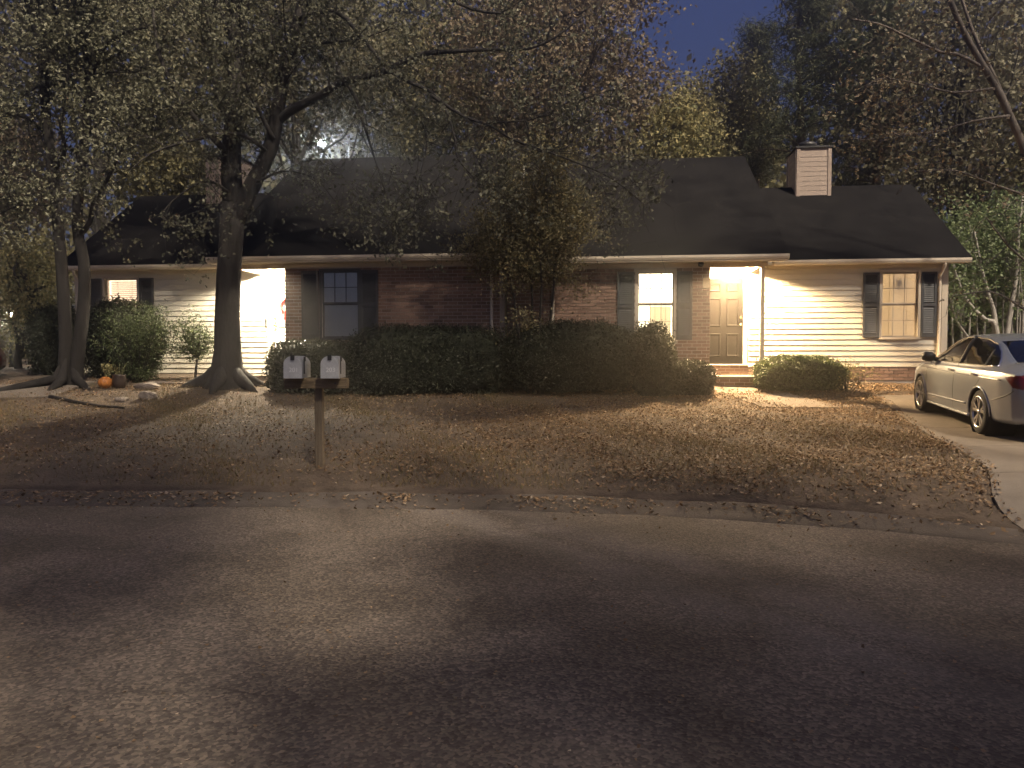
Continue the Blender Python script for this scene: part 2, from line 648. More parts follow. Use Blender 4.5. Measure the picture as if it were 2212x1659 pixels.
def yard_z(x, y):
    z = ground(x, y)
    dl = drive_left(y)
    if dl - .5 < x < dl + 5.8 and y < 8.3:
        k = smooth(dl - .5, dl, x)
        z = z * (1 - k) + k * min(z, apron(x, y, ground_base(x, y)))
    if dl + .10 < x < dl + 5.2 and y < 16.4:
        z -= .06
    return z


yv, yq = [], []
for t in TS:
    for x in XS:
        y = curb_y(x) + t
        yv.append((x, y, yard_z(x, y) if t >= 0 else -.06))
NX = len(XS)
for j in range(len(TS) - 1):
    for i in range(NX - 1):
        yq.append((j * NX + i, j * NX + i + 1, (j + 1) * NX + i + 1, (j + 1) * NX + i))
me = np_mesh('lawn', np.array(yv), np.array(yq))
me.polygons.foreach_set('use_smooth', [True] * len(me.polygons))
tag(link('lawn', me, 'soil'), kind='structure')

# rolled kerb and gutter, stopping at the driveway
KP = [(-.60, -.02), (-.55, .003), (-.35, .012), (-.18, .034), (-.06, .056), (.02, .068), (.10, .072), (.12, .03)]
kv, kq = [], []
KX = list(np.arange(-50, 4.58, .25)) + [4.6]
for x in KX:
    c = curb_y(x)
    dx = .05
    tx, ty_ = 1.0, (curb_y(x + dx) - curb_y(x - dx)) / (2 * dx)
    L = math.hypot(tx, ty_)
    nx_, ny_ = -ty_ / L, tx / L
    for (o_, z_) in KP:
        kv.append((x + nx_ * o_, c + ny_ * o_, (z_ if z_ < .02 else .02 + (z_ - .02) * smooth(4.6, 3.6, x)) + .004 * math.sin(x * 3.1)))
nk = len(KP)
for i in range(len(KX) - 1):
    for j in range(nk - 1):
        kq.append((i * nk + j, i * nk + j + 1, (i + 1) * nk + j + 1, (i + 1) * nk + j))
me = np_mesh('kerb', np.array(kv), np.array(kq))
me.polygons.foreach_set('use_smooth', [True] * len(me.polygons))
tag(link('kerb', me, 'curb_concrete'), kind='structure')


def slab(name, rows, mat, lift=.02, skirt=.12, parent=None):
    """a concrete slab: rows of (x0, x1, y) laid on the ground"""
    b = MB()
    vs, fs = [], []
    m = 10
    for (x0, x1, y0, y1) in rows:
        for k in range(m + 1):
            x = x0 + (x1 - x0) * k / m
            y = y0 + (y1 - y0) * k / m
            vs.append((x, y, max(apron(x, y, ground_base(x, y) + lift), .012)))
    nr = len(rows)
    for j in range(nr - 1):
        for k in range(m):
            fs.append((j * (m + 1) + k, j * (m + 1) + k + 1, (j + 1) * (m + 1) + k + 1, (j + 1) * (m + 1) + k))
    rim = [j * (m + 1) for j in range(nr)] + [(nr - 1) * (m + 1) + k for k in range(1, m + 1)] + \
          [j * (m + 1) + m for j in range(nr - 2, -1, -1)] + [k for k in range(m - 1, 0, -1)]
    base = len(vs)
    for i in rim:
        q = vs[i]
        vs.append((q[0], q[1], q[2] - skirt))
    for a in range(len(rim)):
        b2 = (a + 1) % len(rim)
        fs.append((rim[a], rim[b2], base + b2, base + a))
    b.add(vs, fs)
    return tag(b.build(name, mat), kind='structure')


def drive_z_rows(y0, y1, n):
    return [(drive_left(y), drive_left(y) + 5.3, y, y) for y in np.linspace(y0, y1, n)]


# concrete bays of the driveway with open joints between them
yb = [6.55, 8.3, 10.2, 12.1, 14.0, 15.95]
for a, b_ in zip(yb[:-1], yb[1:]):
    slab('driveway', drive_z_rows(a + .008, b_ - .008, 7), 'concrete', .022)
slab('driveway', [(-18.5, -8.9, y, y + .9) for y in np.linspace(14.0, 15.6, 6)], 'concrete', .05)
# path from the stoop to the driveway
px0, py0 = house_xy(-.62, -1.36)
px1, py1 = house_xy(.78, -1.36)
slab('walkway', [(4.75, 6.35, 14.62, 14.55), (4.72, 6.2, 14.95, 14.85), (px0 + .05, px1 + .1, py0 - .9, py1 - .9), (px0, px1, py0, py1)], 'concrete', .03)
slab('walkway', [(6.37, 7.5, 14.55, 14.45), (6.22, 7.6, 14.85, 14.78)], 'concrete', .028)


# ------------------------------------------------------------------ the house
house = thing('duplex_house', 'long one-storey duplex of brick and cream siding under dark shingle roofs', 'house', (HOUSE_X, HOUSE_Y, 0), HTH)


def wall_pieces(b, u0, u1, z0, z1, v0, v1, openings):
    """a wall slab with real openings, cut into boxes"""
    us = sorted(set([u0, u1] + [q for o in openings for q in o[:2]]))
    for ua, ub in zip(us[:-1], us[1:]):
        cuts = sorted([(o[2], o[3]) for o in openings if o[0] <= ua + 1e-6 and o[1] >= ub - 1e-6])
        z = z0
        for (a, c) in cuts:
            if a > z:
                b.box(ua, ub, v0, v1, z, a)
            z = c
        if z < z1:
            b.box(ua, ub, v0, v1, z, z1)


UNIT_BRICK = MB().box(-.5, .5, -.5, .5, -.5, .5).mesh('brick')
UNIT_BRICK.materials.append(MATS['brick'])
# lapped board: thick lower edge, thin top
UNIT_PLANK = MB().prism([(0, -.004), (-.026, -.004), (-.022, .0), (-.005, .131), (0, .131)], 'x', -.5, .5).mesh('plank')
UNIT_PLANK.materials.append(MATS['vinyl'])
UNIT_PLANK_L = UNIT_PLANK.copy()
UNIT_PLANK_L.materials.clear()
UNIT_PLANK_L.materials.append(MATS['vinyl_left'])

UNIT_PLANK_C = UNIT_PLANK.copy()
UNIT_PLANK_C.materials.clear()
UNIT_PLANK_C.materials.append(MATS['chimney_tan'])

BRICKS = []                        # (parent, centre, size, importance)


def lay_bricks(parent, u0, u1, z0, z1, v, openings, weight):
    z, row = z0, 0
    while z + .04 < z1:
        h = min(.0625, z1 - z)
        u = u0 - (.107 if row % 2 else 0.0)
        while u < u1:
            a, c = max(u, u0), min(u + .199, u1)
            segs = [(a, c)]
            for o in openings:
                if o[2] < z + h and o[3] > z:
                    ns = []
                    for (p, q) in segs:
                        if q <= o[0] or p >= o[1]:
                            ns.append((p, q))
                        else:
                            if p < o[0]:
                                ns.append((p, o[0]))
                            if q > o[1]:
                                ns.append((o[1], q))
                    segs = ns
            for (p, q) in segs:
                if q - p > .03:
                    BRICKS.append((parent, ((p + q) / 2, v + .02 + random.uniform(-.0015, .0015), z + h / 2), (q - p, .064, h), weight((p + q) / 2, z)))
            u += .2134
        z += .0765
        row += 1


def plank_wall(name, u0, u1, z0, z1, v, openings, seams=(), left=False):
    b = MB()
    wall_pieces(b, u0, u1, z0, z1, v, v + .15, openings)
    w = b.build(name, 'vinyl_left' if left else 'vinyl', house)
    z, row = z0, 0
    while z < z1 - .02:
        cuts = [u0, u1]
        blocked = []
        for o in openings:
            if o[2] - .06 < z + .06 and o[3] + .06 > z + .06:
                blocked.append((o[0] - .055, o[1] + .055))
        segs = [(u0, u1)]
        for (p, q) in blocked:
            segs = [s for (a, c) in segs for s in ((a, min(c, p)), (max(a, q), c)) if s[1] - s[0] > .04]
        for s in seams:
            if s[0] == row:
                segs = [t for (a, c) in segs for t in (((a, s[1]), (s[1] + .003, c)) if a < s[1] < c else ((a, c),))]
        for (a, c) in segs:
            o = bpy.data.objects.new('plank', UNIT_PLANK_L if left else UNIT_PLANK)
            COL.objects.link(o)
            o.parent = w
            o.location = ((a + c) / 2, v, z)
            o.scale = (c - a, 1, min(1.0, (z1 - z) / .127))
        z += .127
        row += 1
    return w


def window(u0, u1, z0, z1, v, rail, interior, blind=None, glassmat='window_glass', casing='trim', muntins=(True, True), proud=.045):
    """double-hung window: casing > sash, muntin, pane, blind, lit interior"""
    b = MB()
    c = .055
    b.box(u0 - c, u0, v - proud, v + .10, z0 - c, z1 + c)
    b.box(u1, u1 + c, v - proud, v + .10, z0 - c, z1 + c)
    b.box(u0, u1, v - proud, v + .10, z1, z1 + c)
    b.box(u0, u1, v - proud - .02, v + .10, z0 - c, z0)
    w = b.build('window', casing, house)
    for (a, d, dv, has) in ((rail, z1, .02, muntins[0]), (z0, rail, .045, muntins[1])):
        s = MB()
        t = .032
        s.box(u0, u0 + t, v + dv, v + dv + .025, a, d)
        s.box(u1 - t, u1, v + dv, v + dv + .025, a, d)
        s.box(u0 + t, u1 - t, v + dv, v + dv + .025, a, a + t)
        s.box(u0 + t, u1 - t, v + dv, v + dv + .025, d - t, d)
        s.build('sash', casing, w)
        MB().box(u0 + t, u1 - t, v + dv + .010, v + dv + .014, a + t, d - t).build('pane', glassmat, w)
        if has:
            iu0, iu1 = u0 + t, u1 - t
            for k in (1, 2):
                uu = iu0 + (iu1 - iu0) * k / 3
                MB().box(uu - .009, uu + .009, v + dv + .002, v + dv + .009, a + t, d - t).build('muntin', casing, w)
            zz = (a + d) / 2
            MB().box(iu0, iu1, v + dv + .0035, v + dv + .0075, zz - .009, zz + .009).build('muntin', casing, w)
    if blind:
        mat, bz0, bz1, bu0, bu1, tilt, pitch = blind
        s = MB()
        z = bz0
        while z < bz1:
            dy, dz = .022 * math.cos(tilt), .022 * math.sin(tilt)
            s.add([(bu0, v + .12 - dy, z - dz), (bu1, v + .12 - dy, z - dz), (bu1, v + .12 + dy, z + dz), (bu0, v + .12 + dy, z + dz)], [(0, 1, 2, 3)])
            z += pitch
        tag(s.build('blind', mat, w), kind='stuff')
        cu = bu0 + (bu1 - bu0) * .25
        for q in (.25, .75):
            cu = bu0 + (bu1 - bu0) * q
            MB().box(cu - .004, cu + .004, v + .095, v + .098, bz0, bz1).build('blind_cord', mat, w)
    r = MB()
    r.box(u0 - .25, u1 + .25, v + .27, v + .30, z0 - .25, z1 + .25)
    r.build('room_wall', interior, w)
    r = MB()
    r.box(u0 - .27, u0 - .24, v + .13, v + .27, z0 - .25, z1 + .25)
    r.box(u1 + .24, u1 + .27, v + .13, v + .27, z0 - .25, z1 + .25)
    r.box(u0 - .24, u1 + .24, v + .13, v + .27, z1 + .22, z1 + .25)
    r.box(u0 - .24, u1 + .24, v + .13, v + .27, z0 - .25, z0 - .22)
    r.build('room_side', 'blind', w)
    return w


def shutter(u0, u1, z0, z1, v):
    b = MB()
    t = .05
    b.box(u0, u0 + t, v - .035, v, z0, z1)
    b.box(u1 - t, u1, v - .035, v, z0, z1)
    for (a, c) in ((z0, z0 + .08), ((z0 + z1) / 2 - .035, (z0 + z1) / 2 + .035), (z1 - .06, z1)):
        b.box(u0 + t, u1 - t, v - .0345, v, a, c)
    b.box(u0 + t, u1 - t, v - .006, v, z0, z1)
    s = b.build('shutter', 'shutter', house)
    l = MB()
    z = z0 + .10
    while z < z1 - .09:
        if abs(z + .02 - (z0 + z1) / 2) > .07:
            l.add([(u0 + t, v - .030, z), (u1 - t, v - .030, z), (u1 - t, v - .010, z + .034), (u0 + t, v - .010, z + .034)], [(0, 1, 2, 3)])
        z += .042
    tag(l.build('louvre', 'shutter', s), kind='stuff')


def roof_main(u0, u1, ve, ze, vr, zr, name='roof'):
    """gable roof slab from eave to ridge and down behind"""
    b = MB()
    k = (zr - ze) / (vr - ve)
    vb = 2 * vr - ve
    t = .10
    poly = [(ve, ze), (vr, zr), (vb, ze), (vb, ze - t), (vr, zr - t * 1.2), (ve, ze - .03)]
    b.prism(poly, 'x', u0, u1)
    return b.build(name, 'shingle', house)


# ---- right unit (v = 0 is its door and wing wall)
MZ = 3.56
RB0, RB1, RBV = -5.10, -.56, -1.25
WIN_RB = (-2.15, -1.35, 1.98, 3.46)
open_rb = [WIN_RB]
b = MB()
wall_pieces(b, RB0, RB1, .75, MZ + .2, RBV, RBV + .22, open_rb)
b.box(RB1 - .22, RB1, RBV + .22, .0, .75, MZ + .2)
brick_wall_r = b.build('brick_wall', 'mortar', house)
pad = [(WIN_RB[0] - .056, WIN_RB[1] + .056, WIN_RB[2] - .056, WIN_RB[3] + .056)]
lay_bricks(brick_wall_r, RB0, RB1, .80, MZ, RBV - .004, pad,
           lambda u, z: (1.0 if (u > -1.0 and z > 1.2) or (u < -2.5 and u > -4.0 and z > 2.35) else .1) + .01 * z)
WIN_RW = (3.49, 4.28, 2.03, 3.52)
plank_wall('siding_wall', .50, 4.91, 1.35, 3.70, 0.0, [WIN_RW], seams=((4, 2.25), (5, 2.95), (13, 1.35), (17, .95)))
plank_wall('siding_wall', -.56, .50, 1.39, 3.87, .004, [(-.56, .47, 1.39, 3.55)])
# end wall and back volume of the unit
MB().box(RB0 + .3, 1.0, .35, 8.6, .9, 3.7).box(1.0, 4.905, .352, 6.2, .9, 3.7).build('rear_wall', 'vinyl', house)
MB().box(4.70, 4.908, .15, .352, .9, 3.7).build('corner_wall', 'vinyl', house)
MB().prism([(.36, 3.7), (8.0, 3.7), (4.0, 7.1)], 'x', .78, .86).build('gable_wall', 'vinyl', house)
# foundation bricks
fb = MB().box(-.55, 4.90, .012, .15, .7, 1.385).build('foundation_wall', 'mortar', house)
lay_bricks(fb, .80, 4.89, 1.03, 1.345, .0, [], lambda u, z: 1.2 if 3.2 < u < 4.4 else .05)
lay_bricks(fb, -.55, .62, 1.145, 1.37, -.002, [], lambda u, z: 1.2)
# corner board and frieze
MB().box(4.80, 4.93, -.035, .10, 1.33, 3.70).build('corner_board', 'trim', house)
MB().box(.62, 4.93, -.04, .02, 3.62, 3.74).build('frieze_board', 'trim', house)
window(*WIN_RW, 0.0, 2.79, 'room_warm', ('blind', 2.06, 3.50, 3.50, 4.27, math.radians(62), .030), proud=.05)
MB().lathe([(.05, 3.12), (.06, 3.14), (.03, 3.22), (.09, 3.24), (.07, 3.36), (.01, 3.37)], 12, 'z', (3.92, .22, 0)).build('table_lamp', 'dark_metal', house, True)
shutter(3.07, 3.425, 2.02, 3.52, -.024)
shutter(4.345, 4.68, 2.02, 3.52, -.024)
window(*WIN_RB, RBV, 2.75, 'room_white', ('blind', 2.02, 2.72, -1.88, -1.40, math.radians(62), .026), proud=.02, muntins=(True, True))
shutter(-2.60, -2.225, 1.95, 3.47, RBV - .014)
shutter(-1.285, -.95, 1.95, 3.47, RBV - .014)
# frieze and soffit over the bricks, porch header and return beam
MB().box(RB0, RB1 - .001, RBV - .035, RBV + .02, MZ, 3.66).build('frieze_board', 'trim', house)
MB().box(RB1, .66, RBV - .05, RBV + .10, 3.55, 3.88).build('porch_beam', 'trim', house)
MB().box(.50, .655, RBV + .10, -.001, 3.552, 3.88).build('porch_beam', 'trim', house)
MB().box(RB1, .50, RBV + .10, .0, 3.80, 3.82).build('porch_ceiling', 'white_trim', house)
MB().box(-5.1, 1.02, RBV - .34, RBV - .05, 3.655, 3.675).build('soffit', 'trim', house)
MB().box(.67, 5.25, -.34, -.041, 3.70, 3.72).build('soffit', 'trim', house)


def gutter(u0, u1, v, z1):
    b = MB()
    b.prism([(v, z1), (v - .02, z1), (v - .025, z1 - .05), (v - .005, z1 - .10), (v + .05, z1 - .115), (v + .05, z1 - .03)], 'x', u0, u1)
    return b.build('gutter', 'trim', house)


gutter(-5.1, 1.05, -1.60, 3.785)
MB().box(-5.1, 1.04, -1.55, -1.53, 3.64, 3.76).build('fascia', 'trim', house)
gutter(1.0, 5.28, -.36, 3.795)
MB().box(.62, 5.27, -.31, -.29, 3.68, 3.77).build('fascia', 'trim', house)
roof_main(-5.105, 1.06, -1.60, 3.79, 4.0, 7.28)
roof_main(1.0, 5.29, -.36, 3.80, 3.2, 6.20)
MB().prism([(-.34, 3.70), (-.34, 3.78), (3.2, 6.16), (3.2, 6.04)], 'x', 5.24, 5.275).build('rake_board', 'trim', house)
# porch post and stoop
pb = MB().box(.525, .615, RBV - .02, RBV + .07, 1.14, 3.55)
pb.build('porch_post', 'trim', house)
st = MB().box(-.56, .78, RBV - .10, .0, .82, 1.08).build('stoop', 'mortar', house)
MB().box(-.565, .80, RBV - .14, -.002, 1.083, 1.14).build('stoop_slab', 'concrete', house, bevel=.008)
lay_bricks(st, -.56, .78, .865, 1.08, RBV - .104, [], lambda u, z: 1.1)


def panel_door(u0, u1, z0, z1, v, mat, flip):
    b = MB().box(u0, u1, v, v + .045, z0, z1)
    d = b.build('door', mat, house)
    w = u1 - u0
    for (a, c) in ((.11, .43), (.57, .89)):
        for (p, q) in ((.085, .36), (.44, .775), (.845, .945)):
            pu0, pu1 = u0 + w * a, u0 + w * c
            pz0, pz1 = z0 + (z1 - z0) * p, z0 + (z1 - z0) * q
            m = MB()
            e = .022
            # moulding ring and raised field
            o = [(pu0, pz0), (pu1, pz0), (pu1, pz1), (pu0, pz1)]
            i1 = [(pu0 + e, pz0 + e), (pu1 - e, pz0 + e), (pu1 - e, pz1 - e), (pu0 + e, pz1 - e)]
            i2 = [(pu0 + 2.2 * e, pz0 + 2.2 * e), (pu1 - 2.2 * e, pz0 + 2.2 * e), (pu1 - 2.2 * e, pz1 - 2.2 * e), (pu0 + 2.2 * e, pz1 - 2.2 * e)]
            vs_ = [(x, v - .002, z) for x, z in o] + [(x, v - .020, z) for x, z in i1] + [(x, v - .004, z) for x, z in i2]
            fs_ = [(k, (k + 1) % 4, 4 + (k + 1) % 4, 4 + k) for k in range(4)] + [(4 + k, 4 + (k + 1) % 4, 8 + (k + 1) % 4, 8 + k) for k in range(4)] + [(8, 9, 10, 11)]
            m.add(vs_, fs_)
            m.build('door_panel', mat, d)
    ku = (u1 - .06) if not flip else (u0 + .06)
    for kz, r in ((z0 + .93, .032), (z0 + 1.09, .028)):
        MB().lathe([(.004, v - .002), (r, v - .006), (r * .5, v - .012), (r * .55, v - .035), (r, v - .045), (r, v - .065), (.004, v - .075)], 14, 'y', (ku, 0, kz)).build('door_knob', 'brass', d, True)
    return d


panel_door(-.53, .375, 1.40, 3.42, .012, 'door_brown', False)
MB().box(.378, .47, -.035, .03, 1.39, 3.545).build('door_casing', 'white_trim', house)
MB().box(-.555, .378, -.034, .03, 3.425, 3.545).build('door_casing', 'white_trim', house)
MB().box(-.55, .48, -.06, .03, 1.372, 1.398).build('door_sill', 'white_trim', house)
MB().box(-.72, -.565, RBV - .03, RBV - .013, 3.10, 3.32).build('number_plaque', 'plaque', house)
MB().lathe([(.01, 3.66), (.055, 3.655), (.065, 3.60), (.05, 3.565), (.01, 3.55)], 14, 'z', (-.78, RBV - .12, 0)).build('soffit_lamp', 'dark_metal', house, True)


# downspouts
def downspout(u, v, z0, z1, vwall, mat='trim'):
    MB().tube([(u, v, z1), (u, v + .01, z1 - .08), (u, vwall - .03, z1 - .30), (u, vwall - .035, z1 - .4), (u, vwall - .035, z0 + .1), (u, vwall - .15, z0)], .037, 8).build('downspout', mat, house, True)


downspout(4.735, -.33, 1.0, 3.72, -.03)
downspout(-4.05, -1.56, .9, 3.68, RBV - .02)

# ---- left unit, set forward by 0.9
S = -.9
LB0, LB1, LBV = -10.02, -5.15, RBV + S
WIN_LB = (-9.16, -8.32, 2.00, 3.48)
b = MB()
wall_pieces(b, LB0, LB1, .75, MZ + .2, LBV, LBV + .22, [WIN_LB])
b.box(LB0, LB0 + .22, LBV + .22, S, .75, MZ + .2)
b.box(LB1 - .22, LB1, LBV + .22, RBV, .75, MZ + .2)
brick_wall_l = b.build('brick_wall', 'mortar', house)
pad = [(WIN_LB[0] - .056, WIN_LB[1] + .056, WIN_LB[2] - .056, WIN_LB[3] + .056)]
lay_bricks(brick_wall_l, LB0, LB1, .80, MZ, LBV - .004, pad,
           lambda u, z: (.9 if (u > -7.9 and z > 2.35) or (u < -9.62 and z > 2.0) else .1) + .001 * z)
WIN_LW = (-15.21, -14.36, 2.02, 3.50)
plank_wall('siding_wall', -16.0, -11.0, 1.18, 3.70, S, [WIN_LW], seams=((8, -13.0), (12, -12.2)), left=True)
plank_wall('siding_wall', -11.0, LB0, 1.18, 3.87, S + .004, [(-10.97, LB0, 1.18, 3.56)], left=True)
MB().box(-16.0, LB0, S + .01, S + .15, .8, 1.175).build('foundation_wall', 'mortar', house)
MB().box(-16.0, -11.5, S + .36, 5.3, .9, 3.7).box(-11.5, LB1 - .3, S + .35, 7.6, .9, 3.7).build('rear_wall', 'vinyl_left', house)
MB().prism([(S + .36, 3.7), (7.0, 3.7), (3.1, 7.1)], 'x', -11.5, -11.42).build('gable_wall', 'vinyl_left', house)
MB().prism([(S + .8, 5.6), (7.0, 3.7), (3.1, 7.15)], 'x', LB1 - .1, LB1 - .02).build('gable_wall', 'vinyl_left', house)
MB().box(-16.02, -15.90, S - .035, S + .10, 1.16, 3.70).build('corner_board', 'trim', house)
MB().box(-16.0, -11.3, S - .04, S + .02, 3.62, 3.74).build('frieze_board', 'trim', house)
window(*WIN_LW, S, 2.78, 'room_pink', ('blind', 2.04, 3.46, -15.14, -14.38, math.radians(48), .048), proud=.05, muntins=(False, False))
shutter(-15.66, -15.28, 2.01, 3.51, S - .024)
shutter(-14.29, -13.92, 2.01, 3.51, S - .024)
window(*WIN_LB, LBV, 2.76, 'room_dark', ('blind_grey', 2.78, 3.46, -9.15, -8.33, math.radians(80), .043), proud=.02, casing='shutter', muntins=(True, False))
MB().box(-9.15, -8.33, LBV + .15, LBV + .16, 2.01, 2.78).build('curtain', 'blind_grey', house)
shutter(-9.62, -9.225, 1.97, 3.49, LBV - .014)
shutter(-8.255, -7.86, 1.97, 3.49, LBV - .014)
MB().box(LB0 + .001, LB1, LBV - .035, LBV + .02, MZ, 3.66).build('frieze_board', 'trim', house)
MB().box(-11.25, LB0, LBV - .05, LBV + .10, 3.55, 3.88).build('porch_beam', 'trim', house)
MB().box(-11.245, -11.09, LBV + .10, S - .001, 3.552, 3.88).build('porch_beam', 'trim', house)
MB().box(-11.09, LB0, LBV + .10, S, 3.80, 3.82).build('porch_ceiling', 'white_trim', house)
MB().box(-11.68, -5.15, LBV - .34, LBV - .05, 3.655, 3.675).build('soffit', 'trim', house)
MB().box(-16.2, -11.26, S - .34, S - .041, 3.70, 3.72).build('soffit', 'trim', house)
gutter(-11.70, -5.12, -2.50, 3.785)
MB().box(-11.69, -5.13, -2.45, -2.43, 3.64, 3.76).build('fascia', 'trim', house)
gutter(-16.25, -11.6, -1.26, 3.795)
MB().box(-16.24, -11.6, -1.21, -1.19, 3.68, 3.77).build('fascia', 'trim', house)
roof_main(-11.71, -5.11, -2.50, 3.79, 3.1, 7.34)
roof_main(-16.27, -11.65, -1.26, 3.80, 2.3, 6.22)
MB().box(-11.20, -11.11, LBV - .02, LBV + .07, 1.14, 3.55).build('porch_post', 'trim', house)
st = MB().box(-11.25, LB0, LBV - .10, S, .82, 1.10).build('stoop', 'mortar', house)
MB().box(-11.27, LB0, LBV - .14, S - .002, 1.103, 1.15).build('stoop_slab', 'concrete', house)
dl = panel_door(-10.86, -9.96, 1.40, 3.40, S + .012, 'door_white', True)
MB().box(-10.965, -10.865, S - .05, S + .03, 1.19, 3.55).build('door_casing', 'trim', house)
MB().box(-10.865, LB0, S - .049, S + .03, 3.41, 3.55).build('door_casing', 'trim', house)
MB().box(-11.055, -11.02, S - .045, S - .02, 2.30, 2.50).build('door_bell', 'dark_metal', house)
downspout(-5.32, -2.46, .9, 3.68, LBV - .02)
downspout(-15.83, -1.23, 1.0, 3.72, S - .03)


# ---- chimneys
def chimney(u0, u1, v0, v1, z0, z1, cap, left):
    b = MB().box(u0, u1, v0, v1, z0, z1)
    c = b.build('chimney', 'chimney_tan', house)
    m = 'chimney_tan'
    for (a, d) in ((u0, u0 + .09), (u1 - .09, u1)):
        MB().box(a, d, v0 - .025, v0, z0, z1).build('corner_board', m, c)
    for (a, d) in ((v0, v0 + .08), (v1 - .08, v1)):
        uu = u0 if not left else u1
        MB().box(uu - .024, uu, a, d, z0, z1).build('corner_board', m, c) if not left else MB().box(uu, uu + .024, a, d, z0, z1).build('corner_board', m, c)
    z = z0 + .02
    prof_len = u1 - u0 - .18
    while z + .12 < z1:
        o = bpy.data.objects.new('plank', UNIT_PLANK_C)
        COL.objects.link(o)
        o.parent = c
        o.location = ((u0 + u1) / 2, v0, z)
        o.scale = (prof_len, .4, 1)
        o = bpy.data.objects.new('plank', UNIT_PLANK_C)
        COL.objects.link(o)
        o.parent = c
        o.location = (u0 if not left else u1, (v0 + v1) / 2, z)
        o.rotation_euler = (0, 0, -math.pi / 2 if not left else math.pi / 2)
        o.scale = (v1 - v0 - .16, .4, 1)
        z += .127
    MB().box(u0 - .04, u1 + .04, v0 - .05, v1 + .04, z1, z1 + .05).build('chimney_cap', 'dark_metal', c)
    if cap:
        MB().lathe([(.13, z1 + .05), (.13, z1 + .12), (.24, z1 + .13), (.25, z1 + .22), (.20, z1 + .27), (.02, z1 + .29)], 18, 'z', ((u0 + u1) / 2 - .05, (v0 + v1) / 2, 0)).build('flue_cap', 'dark_metal', c, True)


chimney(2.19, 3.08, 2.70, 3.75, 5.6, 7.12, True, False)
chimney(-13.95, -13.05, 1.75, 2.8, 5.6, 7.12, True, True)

# ---- bricks: the 300 that show best are pieces of their own, the rest of the courses stay together
BRICKS.sort(key=lambda q: -q[3])
rest = {}
for i, (par, c, s, wgt) in enumerate(BRICKS):
    if i < 300:
        o = bpy.data.objects.new('brick', UNIT_BRICK)
        COL.objects.link(o)
        o.parent = par
        o.location = c
        o.scale = s
    else:
        rest.setdefault(par.name, (par, MB()))[1].box(c[0] - s[0] / 2, c[0] + s[0] / 2, c[1] - s[1] / 2, c[1] + s[1] / 2, c[2] - s[2] / 2, c[2] + s[2] / 2)
for par, m in rest.values():
    tag(m.build('brick_courses', 'brick', par), kind='stuff')


def hl(u, v, z):
    x, y = house_xy(u, v)
    return (x, y, z)


# ---- things on the house: porch lamps and the wreath
def porch_lamp(u, v, label, mat):
    t = thing('porch_light', label, 'porch light', hl(u, v, 3.80), HTH, 'ceiling lights of the two porches')
    MB().lathe([(.01, 0), (.11, -.002), (.115, -.025), (.09, -.035), (.01, -.036)], 18).build('lamp_base', 'dark_metal', t, True)
    MB().lathe([(.05, -.037), (.075, -.06), (.078, -.09), (.055, -.125), (.012, -.14)], 18).build('lamp_shade', mat, t, True)


porch_lamp(.05, -.60, 'lit warm ceiling light of the porch with the brown door', 'lamp_warm')
porch_lamp(-10.62, -.74 + S, 'lit white ceiling light of the porch with the white door', 'lamp_white')

wr = thing('door_wreath', 'red wreath hanging on the white front door', 'wreath', hl(-10.50, S - .035, 2.80), HTH)
pts = [(.15 * math.cos(a), 0, .15 * math.sin(a)) for a in np.linspace(0, 2 * math.pi, 25)]
MB().tube(pts, [.035 + .008 * math.sin(k * 2.3) for k in range(25)], 8).build('wreath_ring', 'wreath_red', wr, True)
MB().add([(-.05, -.04, -.13), (.0, -.05, -.10), (-.02, -.045, -.36), (-.09, -.035, -.33)], [(0, 1, 2, 3)]).add([(.05, -.04, -.13), (.0, -.048, -.10), (.02, -.043, -.34), (.08, -.035, -.37)], [(0, 1, 2, 3)]).build('wreath_ribbon', 'wreath_red', wr)


# ------------------------------------------------------------------ plants
def jit(s):
    return Vector(RNG.normal(size=3) * s)


def path_points(pts):
    return [p.copy() if isinstance(p, Vector) else at(*p) for p in pts]


class Wood:
    """collects limbs as tubes and the places where leaves grow"""
    def __init__(self):
        self.b = MB()
        self.tips = []

    def limb(self, pts, r0, r1, n=8, sub=3):
        P = [Vector(p) for p in pts]
        # Catmull-Rom through the points
        out = []
        for i in range(len(P) - 1):
            p0, p1, p2, p3 = P[max(i - 1, 0)], P[i], P[i + 1], P[min(i + 2, len(P) - 1)]
            for k in range(sub):
                t = k / sub
                out.append(.5 * ((2 * p1) + (-p0 + p2) * t + (2 * p0 - 5 * p1 + 4 * p2 - p3) * t * t + (-p0 + 3 * p1 - 3 * p2 + p3) * t ** 3))
        out.append(P[-1])
        m = len(out)
        self.b.tube(out, [r0 + (r1 - r0) * (i / (m - 1)) ** .8 for i in range(m)], n)
        return out

    def twigs(self, pts, count, length, r, up=.3, levels=1, start=.25, leafy=True, spread=1.0):
        m = len(pts)
        for _ in range(count):
            i = int(m * RNG.uniform(start, 1.0))
            i = min(i, m - 1)
            p = pts[i]
            tan = (pts[min(i + 1, m - 1)] - pts[max(i - 1, 0)]).normalized()
            d = (tan * .7 + jit(.75 * spread) + Vector((0, 0, up))).normalized()
            L = length * RNG.uniform(.6, 1.3)
            q = [p]
            for k in range(3):
                d = (d + jit(.28)).normalized()
                q.append(q[-1] + d * L / 3)
            self.b.tube(q, [r, r * .7, r * .5, r * .25], 5, caps=False)
            if leafy:
                self.tips += q[1:]
            if levels > 1:
                self.twigs(q, max(2, count // 3), length * .6, r * .5, up, levels - 1, .3, leafy, spread)

    def tips_near(self, pts, step=1):
        self.tips += list(pts[::step])


